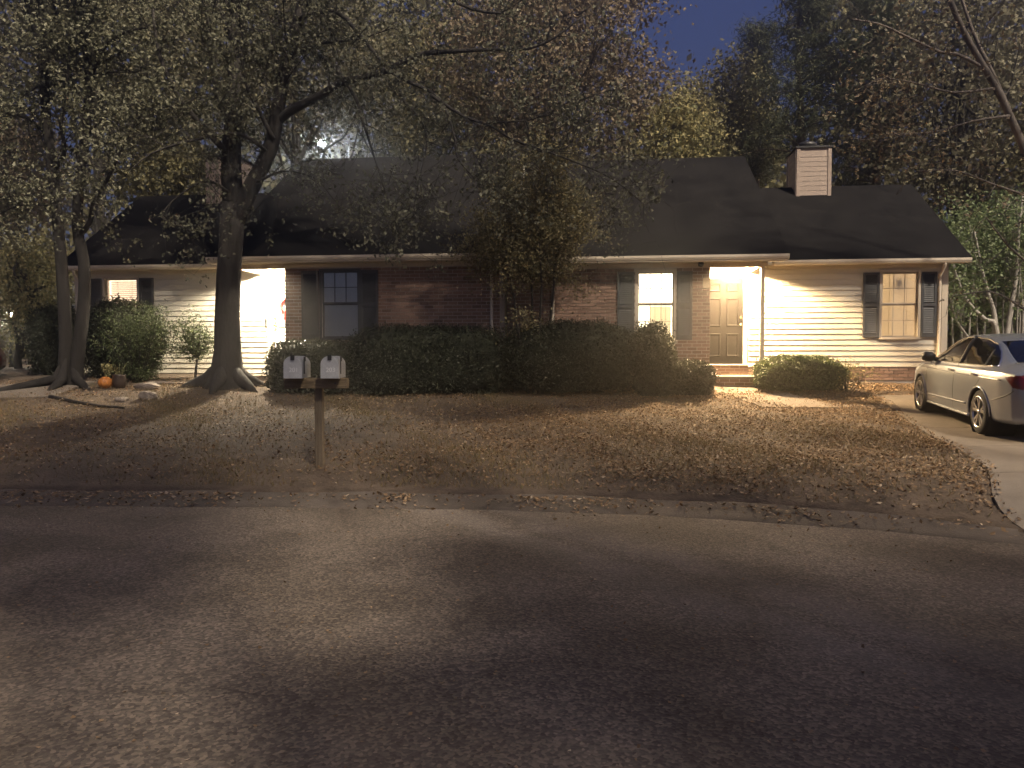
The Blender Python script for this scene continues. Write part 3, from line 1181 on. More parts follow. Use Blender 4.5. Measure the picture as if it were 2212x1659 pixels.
def leaves_at(tips, per, sigma, squash=.8):
    T = np.array([tuple(t) for t in tips])
    C = np.repeat(T, per, axis=0) + RNG.normal(size=(len(T) * per, 3)) * sigma * np.array([1, 1, squash])
    return C


def finish_tree(name, label, cat, base, wood, leafC, leaf_size, leafmat, barkmat, group=None, aspect=.6, droop=.3):
    t = thing(name, label, cat, base, 0, group)
    bx, by, bz = base
    wood.b.v = [(p[0] - bx, p[1] - by, p[2] - bz) for p in wood.b.v]
    wood.b.build('trunk', barkmat, t, True)
    if leafC is not None and len(leafC):
        C = np.asarray(leafC) - np.array([bx, by, bz])
        me = leaf_mesh('crown', C, leaf_size, aspect, droop)
        link('crown', me, leafmat, t)
    return t


# ---- the big forked tree in front of the left porch
def big_tree():
    w = Wood()
    Y = 16.35
    base = at(490, 829, Y)
    base.z = ground(base.x, base.y) - .05
    # trunk with root flare
    trunk = [base + Vector((-.02, 0, -.1)), base + Vector((0, 0, .12)), base + Vector((.01, 0, .4)), at(492, 760, Y), at(491, 690, Y), at(494, 600, Y), at(499, 520, Y), at(505, 440, Y)]
    P = trunk
    w.b.tube(P, [.58, .43, .33, .28, .258, .25, .245, .26], 20)
    for a, L in ((-2.7, .55), (-.5, .35), (.4, .4), (-1.6, .3), (2.6, .4)):
        d = Vector((math.cos(a), math.sin(a), 0))
        q = [base + d * .16 + Vector((0, 0, .55)), base + d * .34 + Vector((0, 0, .20)), base + d * (.5 + L * .5) + Vector((0, 0, .02)), base + d * (.55 + L) + Vector((0, 0, -.12))]
        w.b.tube(q, [.06, .16, .10, .03], 10)
    L1 = w.limb([at(505, 450, Y), at(499, 350, Y), at(505, 250, Y + .05), at(510, 130, Y + .1), at(506, 0, Y + .2), at(500, -160, Y + .2), at(508, -380, Y + .2)], .235, .10, 10)
    R1 = w.limb([at(508, 480, Y), at(545, 400, Y - .1), at(584, 320, Y - .2), at(601, 230, Y - .3), at(622, 120, Y - .4), at(656, 0, Y - .5), at(695, -150, Y - .6), at(730, -330, Y - .6)], .20, .08, 10)
    A = [
        ([(598, 262, 16.1), (640, 232, 15.9), (691, 207, 15.7), (734, 180, 15.5), (784, 167, 15.3), (841, 150, 15.1), (900, 120, 15.0), (945, 113, 14.9)], .105, .045),
        ([(945, 113, 14.9), (1060, 107, 14.7), (1140, 105, 14.6), (1200, 80, 14.5), (1255, 38, 14.4)], .045, .015),
        ([(691, 120, 15.6), (735, 160, 15.5), (770, 215, 15.3), (780, 252, 15.2), (796, 300, 15.1), (820, 375, 15.0), (845, 455, 14.9), (862, 512, 14.9)], .05, .008),
        ([(640, 40, 15.8), (725, 25, 15.6), (790, 92, 15.4), (838, 150, 15.1)], .05, .03),
        ([(838, 150, 15.1), (880, 175, 15.0), (945, 208, 14.8), (972, 262, 14.7), (985, 310, 14.6), (990, 345, 14.6), (1040, 400, 14.6)], .045, .010),
        ([(862, 165, 15.1), (868, 212, 15.0), (902, 250, 15.0), (922, 305, 14.9), (905, 390, 14.9), (890, 470, 14.8)], .035, .006),
        ([(930, 205, 14.8), (1000, 250, 14.7), (1060, 272, 14.6), (1110, 302, 14.6), (1230, 345, 14.6), (1320, 385, 14.5), (1390, 440, 14.5)], .035, .008),
        ([(1050, 266, 14.6), (1150, 258, 14.5), (1205, 233, 14.5), (1260, 200, 14.5)], .022, .006),
        ([(1110, 302, 14.6), (1180, 330, 14.7), (1235, 310, 14.8), (1240, 270, 14.8)], .02, .006),
        ([(590, 300, 16.0), (560, 240, 15.8), (530, 180, 15.6), (520, 100, 15.4)], .06, .02),
        ([(500, 340, 16.3), (440, 275, 16.0), (390, 215, 15.8), (345, 120, 15.6), (330, 20, 15.5)], .08, .03),
        ([(500, 280, 16.3), (465, 190, 16.1), (450, 60, 15.9), (440, -60, 15.8)], .07, .03),
        ([(580, 330, 16.1), (520, 290, 15.6), (430, 300, 15.2), (330, 330, 15.0), (270, 380, 14.9)], .05, .01),
        ([(545, 400, 16.2), (610, 370, 15.8), (680, 385, 15.5), (720, 430, 15.3)], .035, .008),
        ([(500, 420, 16.2), (450, 390, 15.8), (390, 420, 15.5), (350, 470, 15.4), (420, 500, 15.3)], .035, .008),
        ([(655, 0, 15.8), (760, -40, 15.5), (900, -30, 15.2), (1020, 20, 15.0), (1100, 30, 14.9)], .06, .02),
        ([(620, 120, 15.9), (690, 95, 15.6), (770, 85, 15.4), (850, 60, 15.2)], .04, .012),
    ]
    lines = []
    for pts, r0, r1 in A:
        lines.append(w.limb(path_points(pts), r0, r1, 6))
    for ln in lines:
        w.twigs(ln, 9, .95, .010, up=.1, levels=2, start=.15)
    w.twigs(L1, 26, 1.7, .022, up=.2, levels=2, start=.35)
    w.twigs(R1, 26, 1.7, .020, up=.2, levels=2, start=.45)
    low = at(500, 315, 16).z                   # the crown stays above the roof, only sprays hang lower
    w.tips = [t for t in w.tips if t.z > low or RNG.random() < .12]
    # hanging sprays in front of the roof
    sprays = []
    for (x, y, Yd, s, k) in [(745, 400, 15.0, .45, 22), (780, 440, 14.9, .4, 16), (860, 490, 14.8, .28, 16), (835, 430, 14.9, .4, 18), (900, 400, 14.8, .4, 18), (930, 440, 14.8, .35, 14),
                             (1020, 340, 14.6, .35, 18), (1070, 370, 14.6, .28, 22), (1110, 330, 14.6, .35, 16), (1075, 430, 14.6, .3, 14), (1290, 390, 14.5, .45, 18), (1360, 420, 14.5, .4, 18),
                             (1400, 390, 14.5, .3, 12), (1330, 480, 14.5, .25, 10), (1350, 350, 14.5, .35, 12), (690, 360, 15.3, .4, 12), (610, 410, 15.5, .35, 10), (410, 500, 15.3, .4, 14), (460, 470, 15.3, .3, 8), (1180, 350, 14.7, .4, 14), (458, 372, 16.0, .28, 12), (440, 350, 16.0, .25, 10)]:
        c = at(x, y, Yd)
        for _ in range(k):
            p = c + jit(s)
            q = [p, p + jit(.10) + Vector((0, 0, -.10)), p + jit(.16) + Vector((0, 0, -.24))]
            w.b.tube([c + (p - c) * .3 + Vector((0, 0, .1))] + q, [.006, .005, .004, .002], 4, caps=False)
            sprays += q
    # the crown goes on above the roof line
    cs = []
    while len(cs) < 60:
        q = RNG.uniform(-1, 1, 3)
        if np.linalg.norm(q) < 1:
            cs.append(Vector((-5.6 + q[0] * 4.6, 15.7 + q[1] * 3.2, 14.4 + q[2] * 3.2)))
    for c in cs[::2]:
        t0 = L1[-1 - int(RNG.uniform(0, 8))]
        w.b.tube([t0, (t0 + c) / 2 + jit(.3), c], [.06, .035, .012], 5, caps=False)
    C = np.concatenate([leaves_at(w.tips[::2], 20, .105), leaves_at(sprays, 6, .09), leaves_at(cs, 420, .5)])
    finish_tree('oak_tree', 'big dark oak forking low above the roof, its roots flaring before the white-doored porch', 'tree', (base.x, base.y, base.z), w, C, .078, 'leaf_grey', 'bark_dark')


def twin_tree():
    w = Wood()
    Y = 16.05
    base = at(150, 838, Y)
    base.z = ground(base.x, base.y) - .05
    a1 = w.limb([base + Vector((-.08, 0, -.1)), base + Vector((-.1, 0, .2)), at(142, 740, Y), at(138, 650, Y), at(132, 560, Y), at(122, 450, Y), at(112, 350, Y), at(100, 255, Y), at(92, 140, Y), at(74, 40, Y), at(58, -130, Y), at(40, -300, Y)], .15, .065, 12)
    a2 = w.limb([base + Vector((.08, 0, -.1)), base + Vector((.14, 0, .2)), at(168, 770, Y), at(178, 690, Y), at(183, 620, Y), at(180, 560, Y), at(167, 490, Y), at(172, 390, Y), at(186, 280, Y), at(192, 180, Y), at(186, 60, Y), at(192, -110, Y), at(200, -300, Y)], .155, .065, 12)
    for a, L in ((3.0, .7), (-2.6, 1.4), (-.5, .4), (-1.6, .4)):
        d = Vector((math.cos(a), math.sin(a), 0))
        q = [base + d * .10 + Vector((0, 0, .62)), base + d * .24 + Vector((0, 0, .20)), base + d * (.4 + L * .5) + Vector((0, 0, .0)), base + d * (.4 + L) + Vector((0, 0, -.14))]
        w.b.tube(q, [.02, .10, .07, .025], 10)
    A = [
        ([(170, 512, Y), (194, 480, Y - .1), (202, 440, Y - .2), (236, 380, Y - .3), (272, 300, Y - .4), (302, 252, Y - .5), (352, 232, Y - .6)], .065, .02),
        ([(122, 362, Y), (141, 322, Y - .2), (131, 270, Y - .3), (146, 180, Y - .4), (150, 90, Y - .5)], .05, .02),
        ([(104, 275, Y), (62, 237, Y - .2), (5, 226, Y - .4), (-60, 200, Y - .5)], .05, .02),
        ([(108, 300, Y), (60, 255, Y + .2), (0, 245, Y + .3), (-50, 260, Y + .4)], .04, .02),
        ([(160, 200, Y), (150, 160, Y), (122, 60, Y + .2), (108, -60, Y + .3)], .07, .04),
        ([(190, 190, Y), (220, 110, Y - .3), (270, 70, Y - .5), (320, 60, Y - .7)], .05, .015),
        ([(186, 290, Y), (250, 240, Y - .2), (320, 220, Y - .5), (380, 235, Y - .6)], .03, .01),
        ([(122, 450, Y), (70, 440, Y - .3), (20, 452, Y - .5), (-30, 480, Y - .6)], .025, .008),
    ]
    lines = [w.limb(path_points(p), r0, r1, 6) for p, r0, r1 in A]
    for ln in lines:
        w.twigs(ln, 12, .9, .011, up=0, levels=2, start=.2)
    w.twigs(a1, 26, 1.4, .018, up=.1, levels=2, start=.62)
    w.twigs(a2, 26, 1.4, .018, up=.1, levels=2, start=.60)
    cs = []
    while len(cs) < 40:
        q = RNG.uniform(-1, 1, 3)
        if np.linalg.norm(q) < 1:
            cs.append(Vector((-9.8 + q[0] * 3.0, 15.7 + q[1] * 2.6, 13.2 + q[2] * 3.2)))
    for c in cs[::2]:
        t0 = (a1 if c.x < -9.8 else a2)[-1 - int(RNG.uniform(0, 8))]
        w.b.tube([t0, (t0 + c) / 2 + jit(.3), c], [.05, .03, .012], 5, caps=False)
    C = np.concatenate([leaves_at(w.tips[::2], 20, .105), leaves_at(cs, 460, .5)])
    finish_tree('maple_tree', 'slim twin-trunked tree standing in the yard beside the pumpkin', 'tree', (base.x, base.y, base.z), w, C, .076, 'leaf_grey', 'bark_dark_shade')


def small_tree():
    """tall many-stemmed shrub tree before the joint of the two units"""
    w = Wood()
    Y = 16.2
    base = at(1160, 850, Y)
    base.z = ground(base.x, base.y) - .05
    stems = []
    for (x0, pts) in ((1150, [(1148, 720), (1150, 640), (1140, 560), (1120, 470), (1105, 400)]), (1165, [(1165, 720), (1170, 620), (1165, 520), (1160, 420), (1170, 350)]),
                      (1180, [(1186, 720), (1195, 640), (1200, 560), (1215, 500), (1225, 460)]), (1130, [(1120, 720), (1110, 640), (1092, 560), (1085, 500)])):
        q = [base + Vector(((x0 - 1160) * .006, 0, 0))] + [at(x, y, Y + RNG.uniform(-.25, .25)) for x, y in pts]
        stems.append(w.limb(q, .038, .010, 7))
    for s in stems:
        w.twigs(s, 26, .70, .008, up=.2, levels=2, start=.45)
    C = leaves_at(w.tips, 11, .13)
    x = (C[:, 0] / C[:, 1])
    finish_tree('holly_tree', 'narrow leafy small tree with several thin stems before the middle of the house', 'tree', (base.x, base.y, base.z), w, C, .062, 'leaf_holly', 'bark_dark')


def pale_tree():
    """bare pale limbs reaching in over the driveway"""
    w = Wood()
    base = at(2330, 860, 15.6)
    base.z = ground_base(base.x, base.y) - .1
    A = [
        ([base, (2325, 700, 15.6), (2300, 560, 15.6), (2250, 440, 15.5), (2215, 330, 15.4), (2160, 205, 15.3), (2085, 75, 15.2), (2040, -30, 15.1), (1990, -150, 15.0)], .13, .04),
        ([(2285, 520, 15.6), (2235, 420, 15.7), (2205, 300, 15.8), (2150, 170, 15.9), (2100, 65, 16.0), (2060, -60, 16.0)], .06, .03),
        ([(2130, 150, 15.3), (2070, 118, 15.1), (2030, 112, 15.0), (1965, 82, 14.9), (1900, 52, 14.8), (1840, 42, 14.7)], .04, .012),
        ([(2240, 430, 15.5), (2150, 400, 15.2), (2060, 368, 15.0), (1980, 372, 14.8)], .03, .008),
        ([(2260, 700, 15.6), (2200, 660, 15.4), (2140, 630, 15.3), (2060, 640, 15.2)], .03, .008),
        ([(2180, 250, 15.3), (2100, 262, 15.0), (2020, 285, 14.8), (1940, 290, 14.7), (1885, 300, 14.7)], .03, .006),
        ([(2150, 190, 15.3), (2060, 200, 15.0), (1980, 180, 14.8), (1900, 170, 14.7), (1860, 200, 14.7)], .03, .006),
        ([(2330, 600, 15.6), (2210, 560, 15.2), (2130, 470, 15.0)], .04, .012),
    ]
    lines = [w.limb(path_points(p), r0, r1, 8) for p, r0, r1 in A]
    for ln in lines[1:]:
        w.twigs(ln, 9, .8, .009, up=.0, levels=2, start=.3, leafy=False)
    for ln in lines[4:7]:
        w.tips_near(ln[len(ln) // 2:])
    tips = []
    for (x, y, s, k) in [(1890, 165, .35, 26), (1930, 200, .35, 26), (1880, 280, .35, 30), (1920, 320, .3, 14), (1960, 250, .45, 20), (1990, 150, .5, 20), (2060, 300, .6, 24), (2120, 380, .6, 20), (1990, 60, .6, 20), (2090, 20, .7, 24), (2180, 100, .6, 20), (2180, 480, .6, 16)]:
        tips += [at(x, y, 14.8) + jit(s) for _ in range(k)]
    C = leaves_at(tips, 5, .10)
    finish_tree('dogwood_tree', 'pale-limbed tree leaning in over the parked silver car, leaves sparse', 'tree', (base.x, base.y, base.z), w, C, .095, 'leaf_russet', 'bark_pale')


def myrtle():
    w = Wood()
    base = at(2165, 790, 20.5)
    base.z = ground_base(base.x, base.y) - .05
    A = [([base, (2150, 705, 20.5), (2128, 690, 20.4), (2092, 655, 20.3), (2070, 610, 20.2), (2055, 560, 20.2)], .085, .03),
         ([(2150, 705, 20.5), (2146, 670, 20.5), (2130, 620, 20.5), (2118, 570, 20.5), (2105, 500, 20.4)], .07, .025),
         ([base, (2180, 690, 20.6), (2195, 600, 20.7), (2200, 500, 20.7), (2210, 420, 20.7)], .08, .03),
         ([base, (2100, 740, 20.2), (2065, 690, 20.0), (2052, 640, 19.9)], .05, .02)]
    lines = [w.limb(path_points(p), r0, r1, 7) for p, r0, r1 in A]
    for k in range(22):
        x = RNG.uniform(2050, 2260)
        y1 = RNG.uniform(560, 640)
        Yd = RNG.uniform(20.6, 22.5)
        b0 = at(x + RNG.uniform(-12, 12), 800, Yd)
        b0.z = ground_base(b0.x, b0.y) - .05
        lines.append(w.limb([b0, at(x, 690, Yd), at(x + RNG.uniform(-10, 10), y1, Yd), at(x + RNG.uniform(-20, 20), y1 - 80, Yd)], .030, .012, 5))
    for ln in lines:
        w.twigs(ln, 8, .8, .009, up=.1, levels=2, start=.5)
    C = leaves_at(w.tips, 7, .20)
    finish_tree('myrtle_tree', 'pale many-stemmed tree with green leaves behind the end of the house by the silver car', 'tree', (base.x, base.y, base.z), w, C, .095, 'leaf_green_lit', 'bark_pale_lit')


big_tree()
twin_tree()
small_tree()
pale_tree()
myrtle()


# ---- trees behind the house
def back_tree(label, x, ytop, ybot, rx, Y, leafmat, barkmat='bark_dark', size=.17, clumps=70, per=150, sig=.55, name='tree', trunk_top=None, group='trees behind the house', shape=1.0):
    """a broad crown of leaf clumps on limbs; x, ytop, ybot, rx are where it shows in the picture"""
    w = Wood()
    foot = at(x, 760, Y)
    foot.z = ground_base(foot.x, foot.y) - .1
    top, bot = at(x, ytop, Y), at(x, ybot, Y)
    RX = rx / F_PX * Y
    cz, RZ = (top.z + bot.z) / 2, (top.z - bot.z) / 2
    trunk = [foot, foot + Vector((RNG.uniform(-.2, .2), 0, (bot.z - foot.z) * .6)), Vector((foot.x + RNG.uniform(-.3, .3), Y, cz)), Vector((foot.x + RNG.uniform(-.3, .3), Y, top.z - RZ * .3))]
    tl = w.limb(trunk, .09 + .012 * (top.z - foot.z), .05, 8)
    cs = []
    while len(cs) < clumps:
        p = RNG.uniform(-1, 1, 3)
        r = np.linalg.norm(p)
        if r > 1 or r < .35:
            continue
        f = 1.0 if p[2] < 0 else 1.0 - .25 * p[2] * shape
        cs.append(Vector((foot.x + p[0] * RX * f, Y + p[1] * RX * .8 * f, cz + p[2] * RZ)))
    for c in cs[::2]:
        t0 = tl[int(RNG.uniform(.35, .95) * (len(tl) - 1))]
        mid = (t0 + c) / 2 + jit(.25) + Vector((0, 0, -.1))
        w.b.tube([t0, mid, c], [.06, .035, .012], 5, caps=False)
    C = leaves_at(cs, per, sig, .75)
    return finish_tree(name, label, 'tree', (foot.x, foot.y, foot.z), w, C, size, leafmat, barkmat, group)


def pine(label, x, ytop, ybot, rx, Y, group='pines behind the house', bark='bark_pine'):
    w = Wood()
    foot = at(x, 760, Y)
    foot.z = ground_base(foot.x, foot.y) - .1
    top, bot = at(x, ytop, Y), at(x, ybot, Y)
    RX = rx / F_PX * Y
    tl = w.limb([foot, Vector((foot.x + .1, Y, bot.z)), Vector((foot.x - .1, Y, (bot.z + top.z) / 2)), Vector((foot.x, Y, top.z))], .24, .04, 8)
    tips = []
    n = int(62)
    for k in range(n):
        f = k / n
        z = bot.z + (top.z - bot.z) * f
        r = RX * (1.05 - .8 * f) * RNG.uniform(.55, 1.1)
        a = RNG.uniform(0, 2 * math.pi)
        o = Vector((foot.x, Y, z))
        d = Vector((math.cos(a), math.sin(a), .12))
        q = [o, o + d * r * .5 + Vector((0, 0, .1)), o + d * r + Vector((0, 0, -.05 - .1 * r))]
        w.b.tube(q, [.045, .03, .008], 5, caps=False)
        for s in np.linspace(.3, 1, 8):
            tips.append(o + d * r * s + jit(.22) + Vector((0, 0, .05)))
    C = leaves_at(tips, 42, .26, .6)
    return finish_tree('pine_tree', label, 'tree', (foot.x, foot.y, foot.z), w, C, .26, 'needle', bark, group, aspect=.11, droop=-.2)


back_tree('broad russet-brown tree behind the middle of the roof', 1195, -80, 345, 262, 29, 'leaf_russet', clumps=105, per=170, sig=.6)
back_tree('olive tree rising behind the roof of the brick front with the dark window', 880, 60, 400, 170, 31, 'leaf_olive', clumps=70, per=150, sig=.6)
back_tree('small yellow-green tree just behind the ridge beside the russet tree', 1448, 205, 400, 62, 28, 'leaf_yellow', size=.14, clumps=34, per=130, sig=.4)
back_tree('tall grey-leaved tree filling the sky above the forked oak', 640, -140, 300, 230, 27, 'leaf_oak', clumps=85, per=150, sig=.6)
back_tree('tall tree behind the twin trunks, leaves grey-brown', 230, -120, 330, 250, 26, 'leaf_oak', clumps=85, per=150, sig=.6)
back_tree('yellow-olive tree behind the lower wing roof, between the twin trunks and the oak', 380, 270, 520, 130, 28, 'leaf_olive', size=.15, clumps=60, per=140, sig=.5)
back_tree('bright yellow-leaved tree beyond the twin trunks at the edge of the driveway', 50, 500, 760, 85, 23, 'leaf_yellow', size=.11, clumps=60, per=120, sig=.42)
back_tree('orange-brown tree beyond the twin trunks', 30, 250, 500, 120, 30, 'leaf_russet', clumps=50, per=130, sig=.5)
back_tree('dim olive tree low in the gap of sky beside the russet tree', 1500, 175, 420, 62, 33, 'leaf_olive', clumps=40, per=130, sig=.45)
back_tree('olive-gold tree between the russet tree and the pines', 1585, 118, 420, 75, 36, 'leaf_olive', 'bark_pale', clumps=46, per=130, sig=.5)
pine('tall dark pine standing tallest over the chimney', 1720, -130, 330, 130, 32)
pine('pine behind the ridge, between the gold tree and the tallest pine', 1625, 60, 400, 80, 37)
pine('dense dark pine between the chimney and the pale-limbed tree', 1880, -80, 400, 130, 30)
back_tree('dark brown tree behind the low end of the roof', 2060, -80, 520, 190, 27, 'leaf_oak', clumps=90, per=150, sig=.6)
back_tree('leafy green tree at the end of the house behind the pale stems', 2120, 440, 740, 110, 24, 'leaf_green_lit', size=.13, clumps=60, per=130, sig=.45)
back_tree('dull olive tree beyond the driveway at the edge of the wood', 2290, 150, 700, 130, 25, 'leaf_olive', clumps=60, per=140, sig=.55)

# the far wood behind everything
cs = []
for k in range(2000):
    x = RNG.uniform(-500, 2800)
    lim = 300
    if 1330 < x < 1640:
        lim = 215
    elif x < 1290 or x > 1760:
        lim = -160
    if 40 < x < 120 and RNG.random() < .9:
        lim = 525
    y = RNG.uniform(lim, 790)
    cs.append(at(x, y, RNG.uniform(44, 56)))
C = leaves_at(cs, 60, 1.2, .9)
wood_far = link('woods', leaf_mesh('woods', C, .48, .6, .2), 'leaf_olive')
tag(wood_far, 'far-off wood closing the view behind the house', 'woods', kind='stuff')


# ---- trees behind the camera: low crowns dapple the road, tall ones added for shade
def unseen_shade_tree(x, y, lo, hi, r, label, leaves=3200):
    w = Wood()
    foot = Vector((x, y, 0))
    tl = w.limb([foot, Vector((x + .2, y, lo * .6)), Vector((x, y + .2, (lo + hi) / 2)), Vector((x + .1, y, hi - .5))], .14 + .01 * hi, .06, 9)
    cs = []
    while len(cs) < 40:
        p = RNG.uniform(-1, 1, 3)
        if np.linalg.norm(p) > 1:
            continue
        cs.append(Vector((x + p[0] * r, y + p[1] * r, (lo + hi) / 2 + p[2] * (hi - lo) / 2)))
    for c in cs:
        w.b.tube([tl[int(RNG.uniform(.4, .95) * (len(tl) - 1))], (tl[-3] + c) / 2 + jit(.3), c], [.07, .04, .015], 5, caps=False)
    C = leaves_at(cs, int(leaves * .72) // 40, r * .17, .7)
    finish_tree('unseen_shade_tree', label, 'tree', tuple(foot), w, C, .24, 'leaf_oak', 'bark_dark', 'trees across the road')


unseen_shade_tree(2.2, -3.7, 12, 17, 2.3, 'spreading tree across the road, casting dappled shade over the kerb', 5600)
unseen_shade_tree(5.2, -2.5, 7, 11, 2.0, 'tree on the near side of the road whose shade crosses the paving', 4600)
unseen_shade_tree(7.4, -3.8, 7, 11, 2.8, 'tree at the bend of the road whose shade lies before the driveway', 5600)
unseen_shade_tree(3.2, -3.9, 16, 24, 3.6, 'tall unseen tree added to shade the edge of the yard', 6000)  # from here on, tall trees added out of view to dim yard and house
unseen_shade_tree(10.2, -4.8, 14, 22, 4.6, 'tall unseen tree added to shade the mailboxes', 6000)
unseen_shade_tree(5.2, -.9, 18, 26, 4.8, 'tall unseen tree added to shade the twin-trunked tree', 6000)
unseen_shade_tree(12.8, -1.8, 18, 26, 5.0, 'tallest unseen tree added to shade the middle of the house', 6000)
unseen_shade_tree(18.0, -1.8, 18, 26, 5.0, 'tall unseen tree added to shade the driveway', 6000)


# ---- bushes
def bush(name, label, x0, x1, ytop, Y, depth, leafmat='leaf_hedge', size=.05, n=9000, flat_top=False, group=None, core=True, lumps=7, shell=.5):
    xa, xb = at(x0, 800, Y), at(x1, 800, Y)
    cx_, cy_ = (xa.x + xb.x) / 2, Y + depth / 2
    gz = ground(cx_, cy_)
    ztop = at((x0 + x1) / 2, ytop, Y + depth * .35).z
    H = ztop - gz
    RX, RY = (xb.x - xa.x) / 2, depth / 2
    t = thing(name, label, 'hedge' if 'hedge' in name else 'bush', (cx_, cy_, gz), 0, group)
    ph = RNG.uniform(0, 6.28, 8)
    ex = 4.0 if flat_top else 2.7

    def rad(th, phi):
        """superellipsoid with lumps"""
        c, s = math.cos(phi), math.sin(phi)
        a, b_ = c * math.cos(th), c * math.sin(th)
        m = (abs(a) ** ex + abs(b_) ** ex + abs(s) ** ex) ** (-1 / ex)
        l = 1 + .05 * math.sin(3 * th + ph[0]) * c + .05 * math.sin(5 * th + 4 * phi + ph[1]) + .035 * math.sin(9 * th - 5 * phi + ph[2])
        return m * l, a, b_, s

    def place(th, phi, k):
        m, a, b_, s = rad(th, phi)
        return (a * m * RX * k, b_ * m * RY * k, H * .46 + s * m * H * .54 * k)
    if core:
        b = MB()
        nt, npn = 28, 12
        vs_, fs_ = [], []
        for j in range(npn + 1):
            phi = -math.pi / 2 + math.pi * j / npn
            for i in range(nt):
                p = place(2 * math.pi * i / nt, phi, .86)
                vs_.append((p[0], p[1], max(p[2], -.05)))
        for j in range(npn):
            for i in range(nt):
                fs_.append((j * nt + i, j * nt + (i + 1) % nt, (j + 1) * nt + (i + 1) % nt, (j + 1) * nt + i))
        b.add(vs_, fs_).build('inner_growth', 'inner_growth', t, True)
    th = RNG.uniform(0, 2 * math.pi, n)
    phi = np.arcsin(RNG.uniform(-.75, 1, n))
    k = 1 - shell * .30 * RNG.random(n) ** 1.6 + .035 * RNG.normal(size=n)
    k[::14] += np.abs(RNG.normal(size=len(k[::14]))) * .07
    C = np.array([place(a, p_, q) for a, p_, q in zip(th, phi, k)])
    C[:, 2] = np.maximum(C[:, 2], .02)
    link('foliage', leaf_mesh('foliage', C, size, .55, -.1), leafmat, t)
    w = MB()
    for q in range(7):
        a = RNG.uniform(0, 6.28)
        w.tube([(RX * .2 * math.cos(a), RY * .2 * math.sin(a), -.05), (RX * .35 * math.cos(a), RY * .35 * math.sin(a), H * .3), (RX * .6 * math.cos(a), RY * .6 * math.sin(a), H * .62)], [.022, .016, .008], 5)
    w.build('stem', 'bark_dark', t, True)
    return t


def loose_bush(name, label, x0, x1, ytop, Y, leafmat, size, stems, per, trunk=False, low=.15):
    w = Wood()
    xc = (x0 + x1) / 2
    foot = at(xc, 805, Y)
    foot.z = ground(foot.x, foot.y) - .03
    RX = (x1 - x0) / 2 / F_PX * Y
    H = at(xc, ytop, Y).z - foot.z
    lines = []
    fork = foot + Vector((.05, 0, H * .34))
    if trunk:
        w.limb([foot, foot + Vector((.02, 0, H * .2)), fork], .035, .025, 7)
    for k in range(stems):
        a = RNG.uniform(0, 6.28)
        r = RX * RNG.uniform(.35, .95)
        e = foot + Vector((r * math.cos(a), r * .8 * math.sin(a), H * RNG.uniform(.5, 1.0) * (1 - .25 * (r / RX) ** 2)))
        s = fork if trunk else foot + Vector((r * .15 * math.cos(a), r * .15 * math.sin(a), 0))
        lines.append(w.limb([s, (s + e) / 2 + jit(.06) + Vector((0, 0, .08)), e], .013, .004, 5))
    for ln in lines:
        w.twigs(ln, 7, .28, .004, up=.2, levels=1, start=low)
    C = leaves_at(w.tips, per, .075)
    t = thing(name, label, 'bush', tuple(foot))
    w.b.v = [(p[0] - foot.x, p[1] - foot.y, p[2] - foot.z) for p in w.b.v]
    w.b.build('stem', 'bark_dark', t, True)
    C = C - np.array(tuple(foot))
    C[:, 2] = np.maximum(C[:, 2], .03)
    link('foliage', leaf_mesh('foliage', C, size, .5, .0), leafmat, t)


G = 'clipped bushes along the brick fronts'
bush('hedge', 'low glossy hedge behind the two mailboxes, its end lit by the white porch', 562, 760, 737, 15.75, 1.2, n=9000, flat_top=True, group=G, size=.06)
bush('hedge', 'long flat-topped dark hedge below the brick wall beside the dark window', 735, 1100, 706, 15.7, 1.35, n=20000, flat_top=True, group=G)
bush('hedge', 'large dark rounded hedge left of the lit brick-side window', 1080, 1398, 694, 15.6, 1.5, n=20000, group=G)
bush('hedge_bush', 'small clipped bush tucked right under the bright window', 1372, 1452, 699, 16.3, .8, n=5000, group=G, flat_top=True)
bush('hedge_bush', 'upright clipped bush before the brick pier by the brown door', 1384, 1468, 722, 15.6, .9, n=8000, group=G, flat_top=True)
bush('hedge_bush', 'low round bush beside the walkway, nearest the stoop', 1446, 1556, 780, 15.55, 1.0, n=8000, group=G)
bush('round_bush', 'round bush on the bed between the stoop and the wing window', 1652, 1838, 770, 15.95, 1.2, leafmat='leaf_green', n=15000, size=.055, group=G)
loose_bush('low_shrub', 'low straggly shrub beside the round bush on the bed', 1790, 1870, 795, 16.3, 'leaf_yellow', .05, 14, 4)
bush('topiary_bush', 'dark umbrella-shaped bush in front of the lit wing window', 150, 318, 648, 17.3, 1.2, n=12000, size=.055)
bush('dark_shrub', 'dark leafy shrub beyond the twin trunks at the edge of the driveway', 38, 150, 662, 18.4, 1.2, n=9000, size=.06)
loose_bush('leafy_shrub', 'loose light-leaved shrub under the dark shutter of the wing', 215, 378, 660, 17.0, 'leaf_green', .05, 70, 7)
loose_bush('slender_shrub', 'slender shrub on a bare stem against the siding, next to the oak trunk', 374, 470, 690, 17.5, 'leaf_green', .05, 26, 6, trunk=True)


# ------------------------------------------------------------------ leaves on the ground, grass
def scatter(n, xr, dens, lift=.02, yr=(7.0, 17.4)):
    out = []
    while len(out) < n:
        m = 6000
        x = RNG.uniform(*xr, m)
        y = RNG.uniform(*yr, m)
        r = RNG.random(m)
        for a, b_, c in zip(x, y, r):
            if b_ < curb_y(a) + .15:
                continue
            if c < dens(a, b_):
                out.append((a, b_, yard_z(a, b_) + lift * RNG.random() + .008))
            if len(out) >= n:
                break
    return np.array(out)


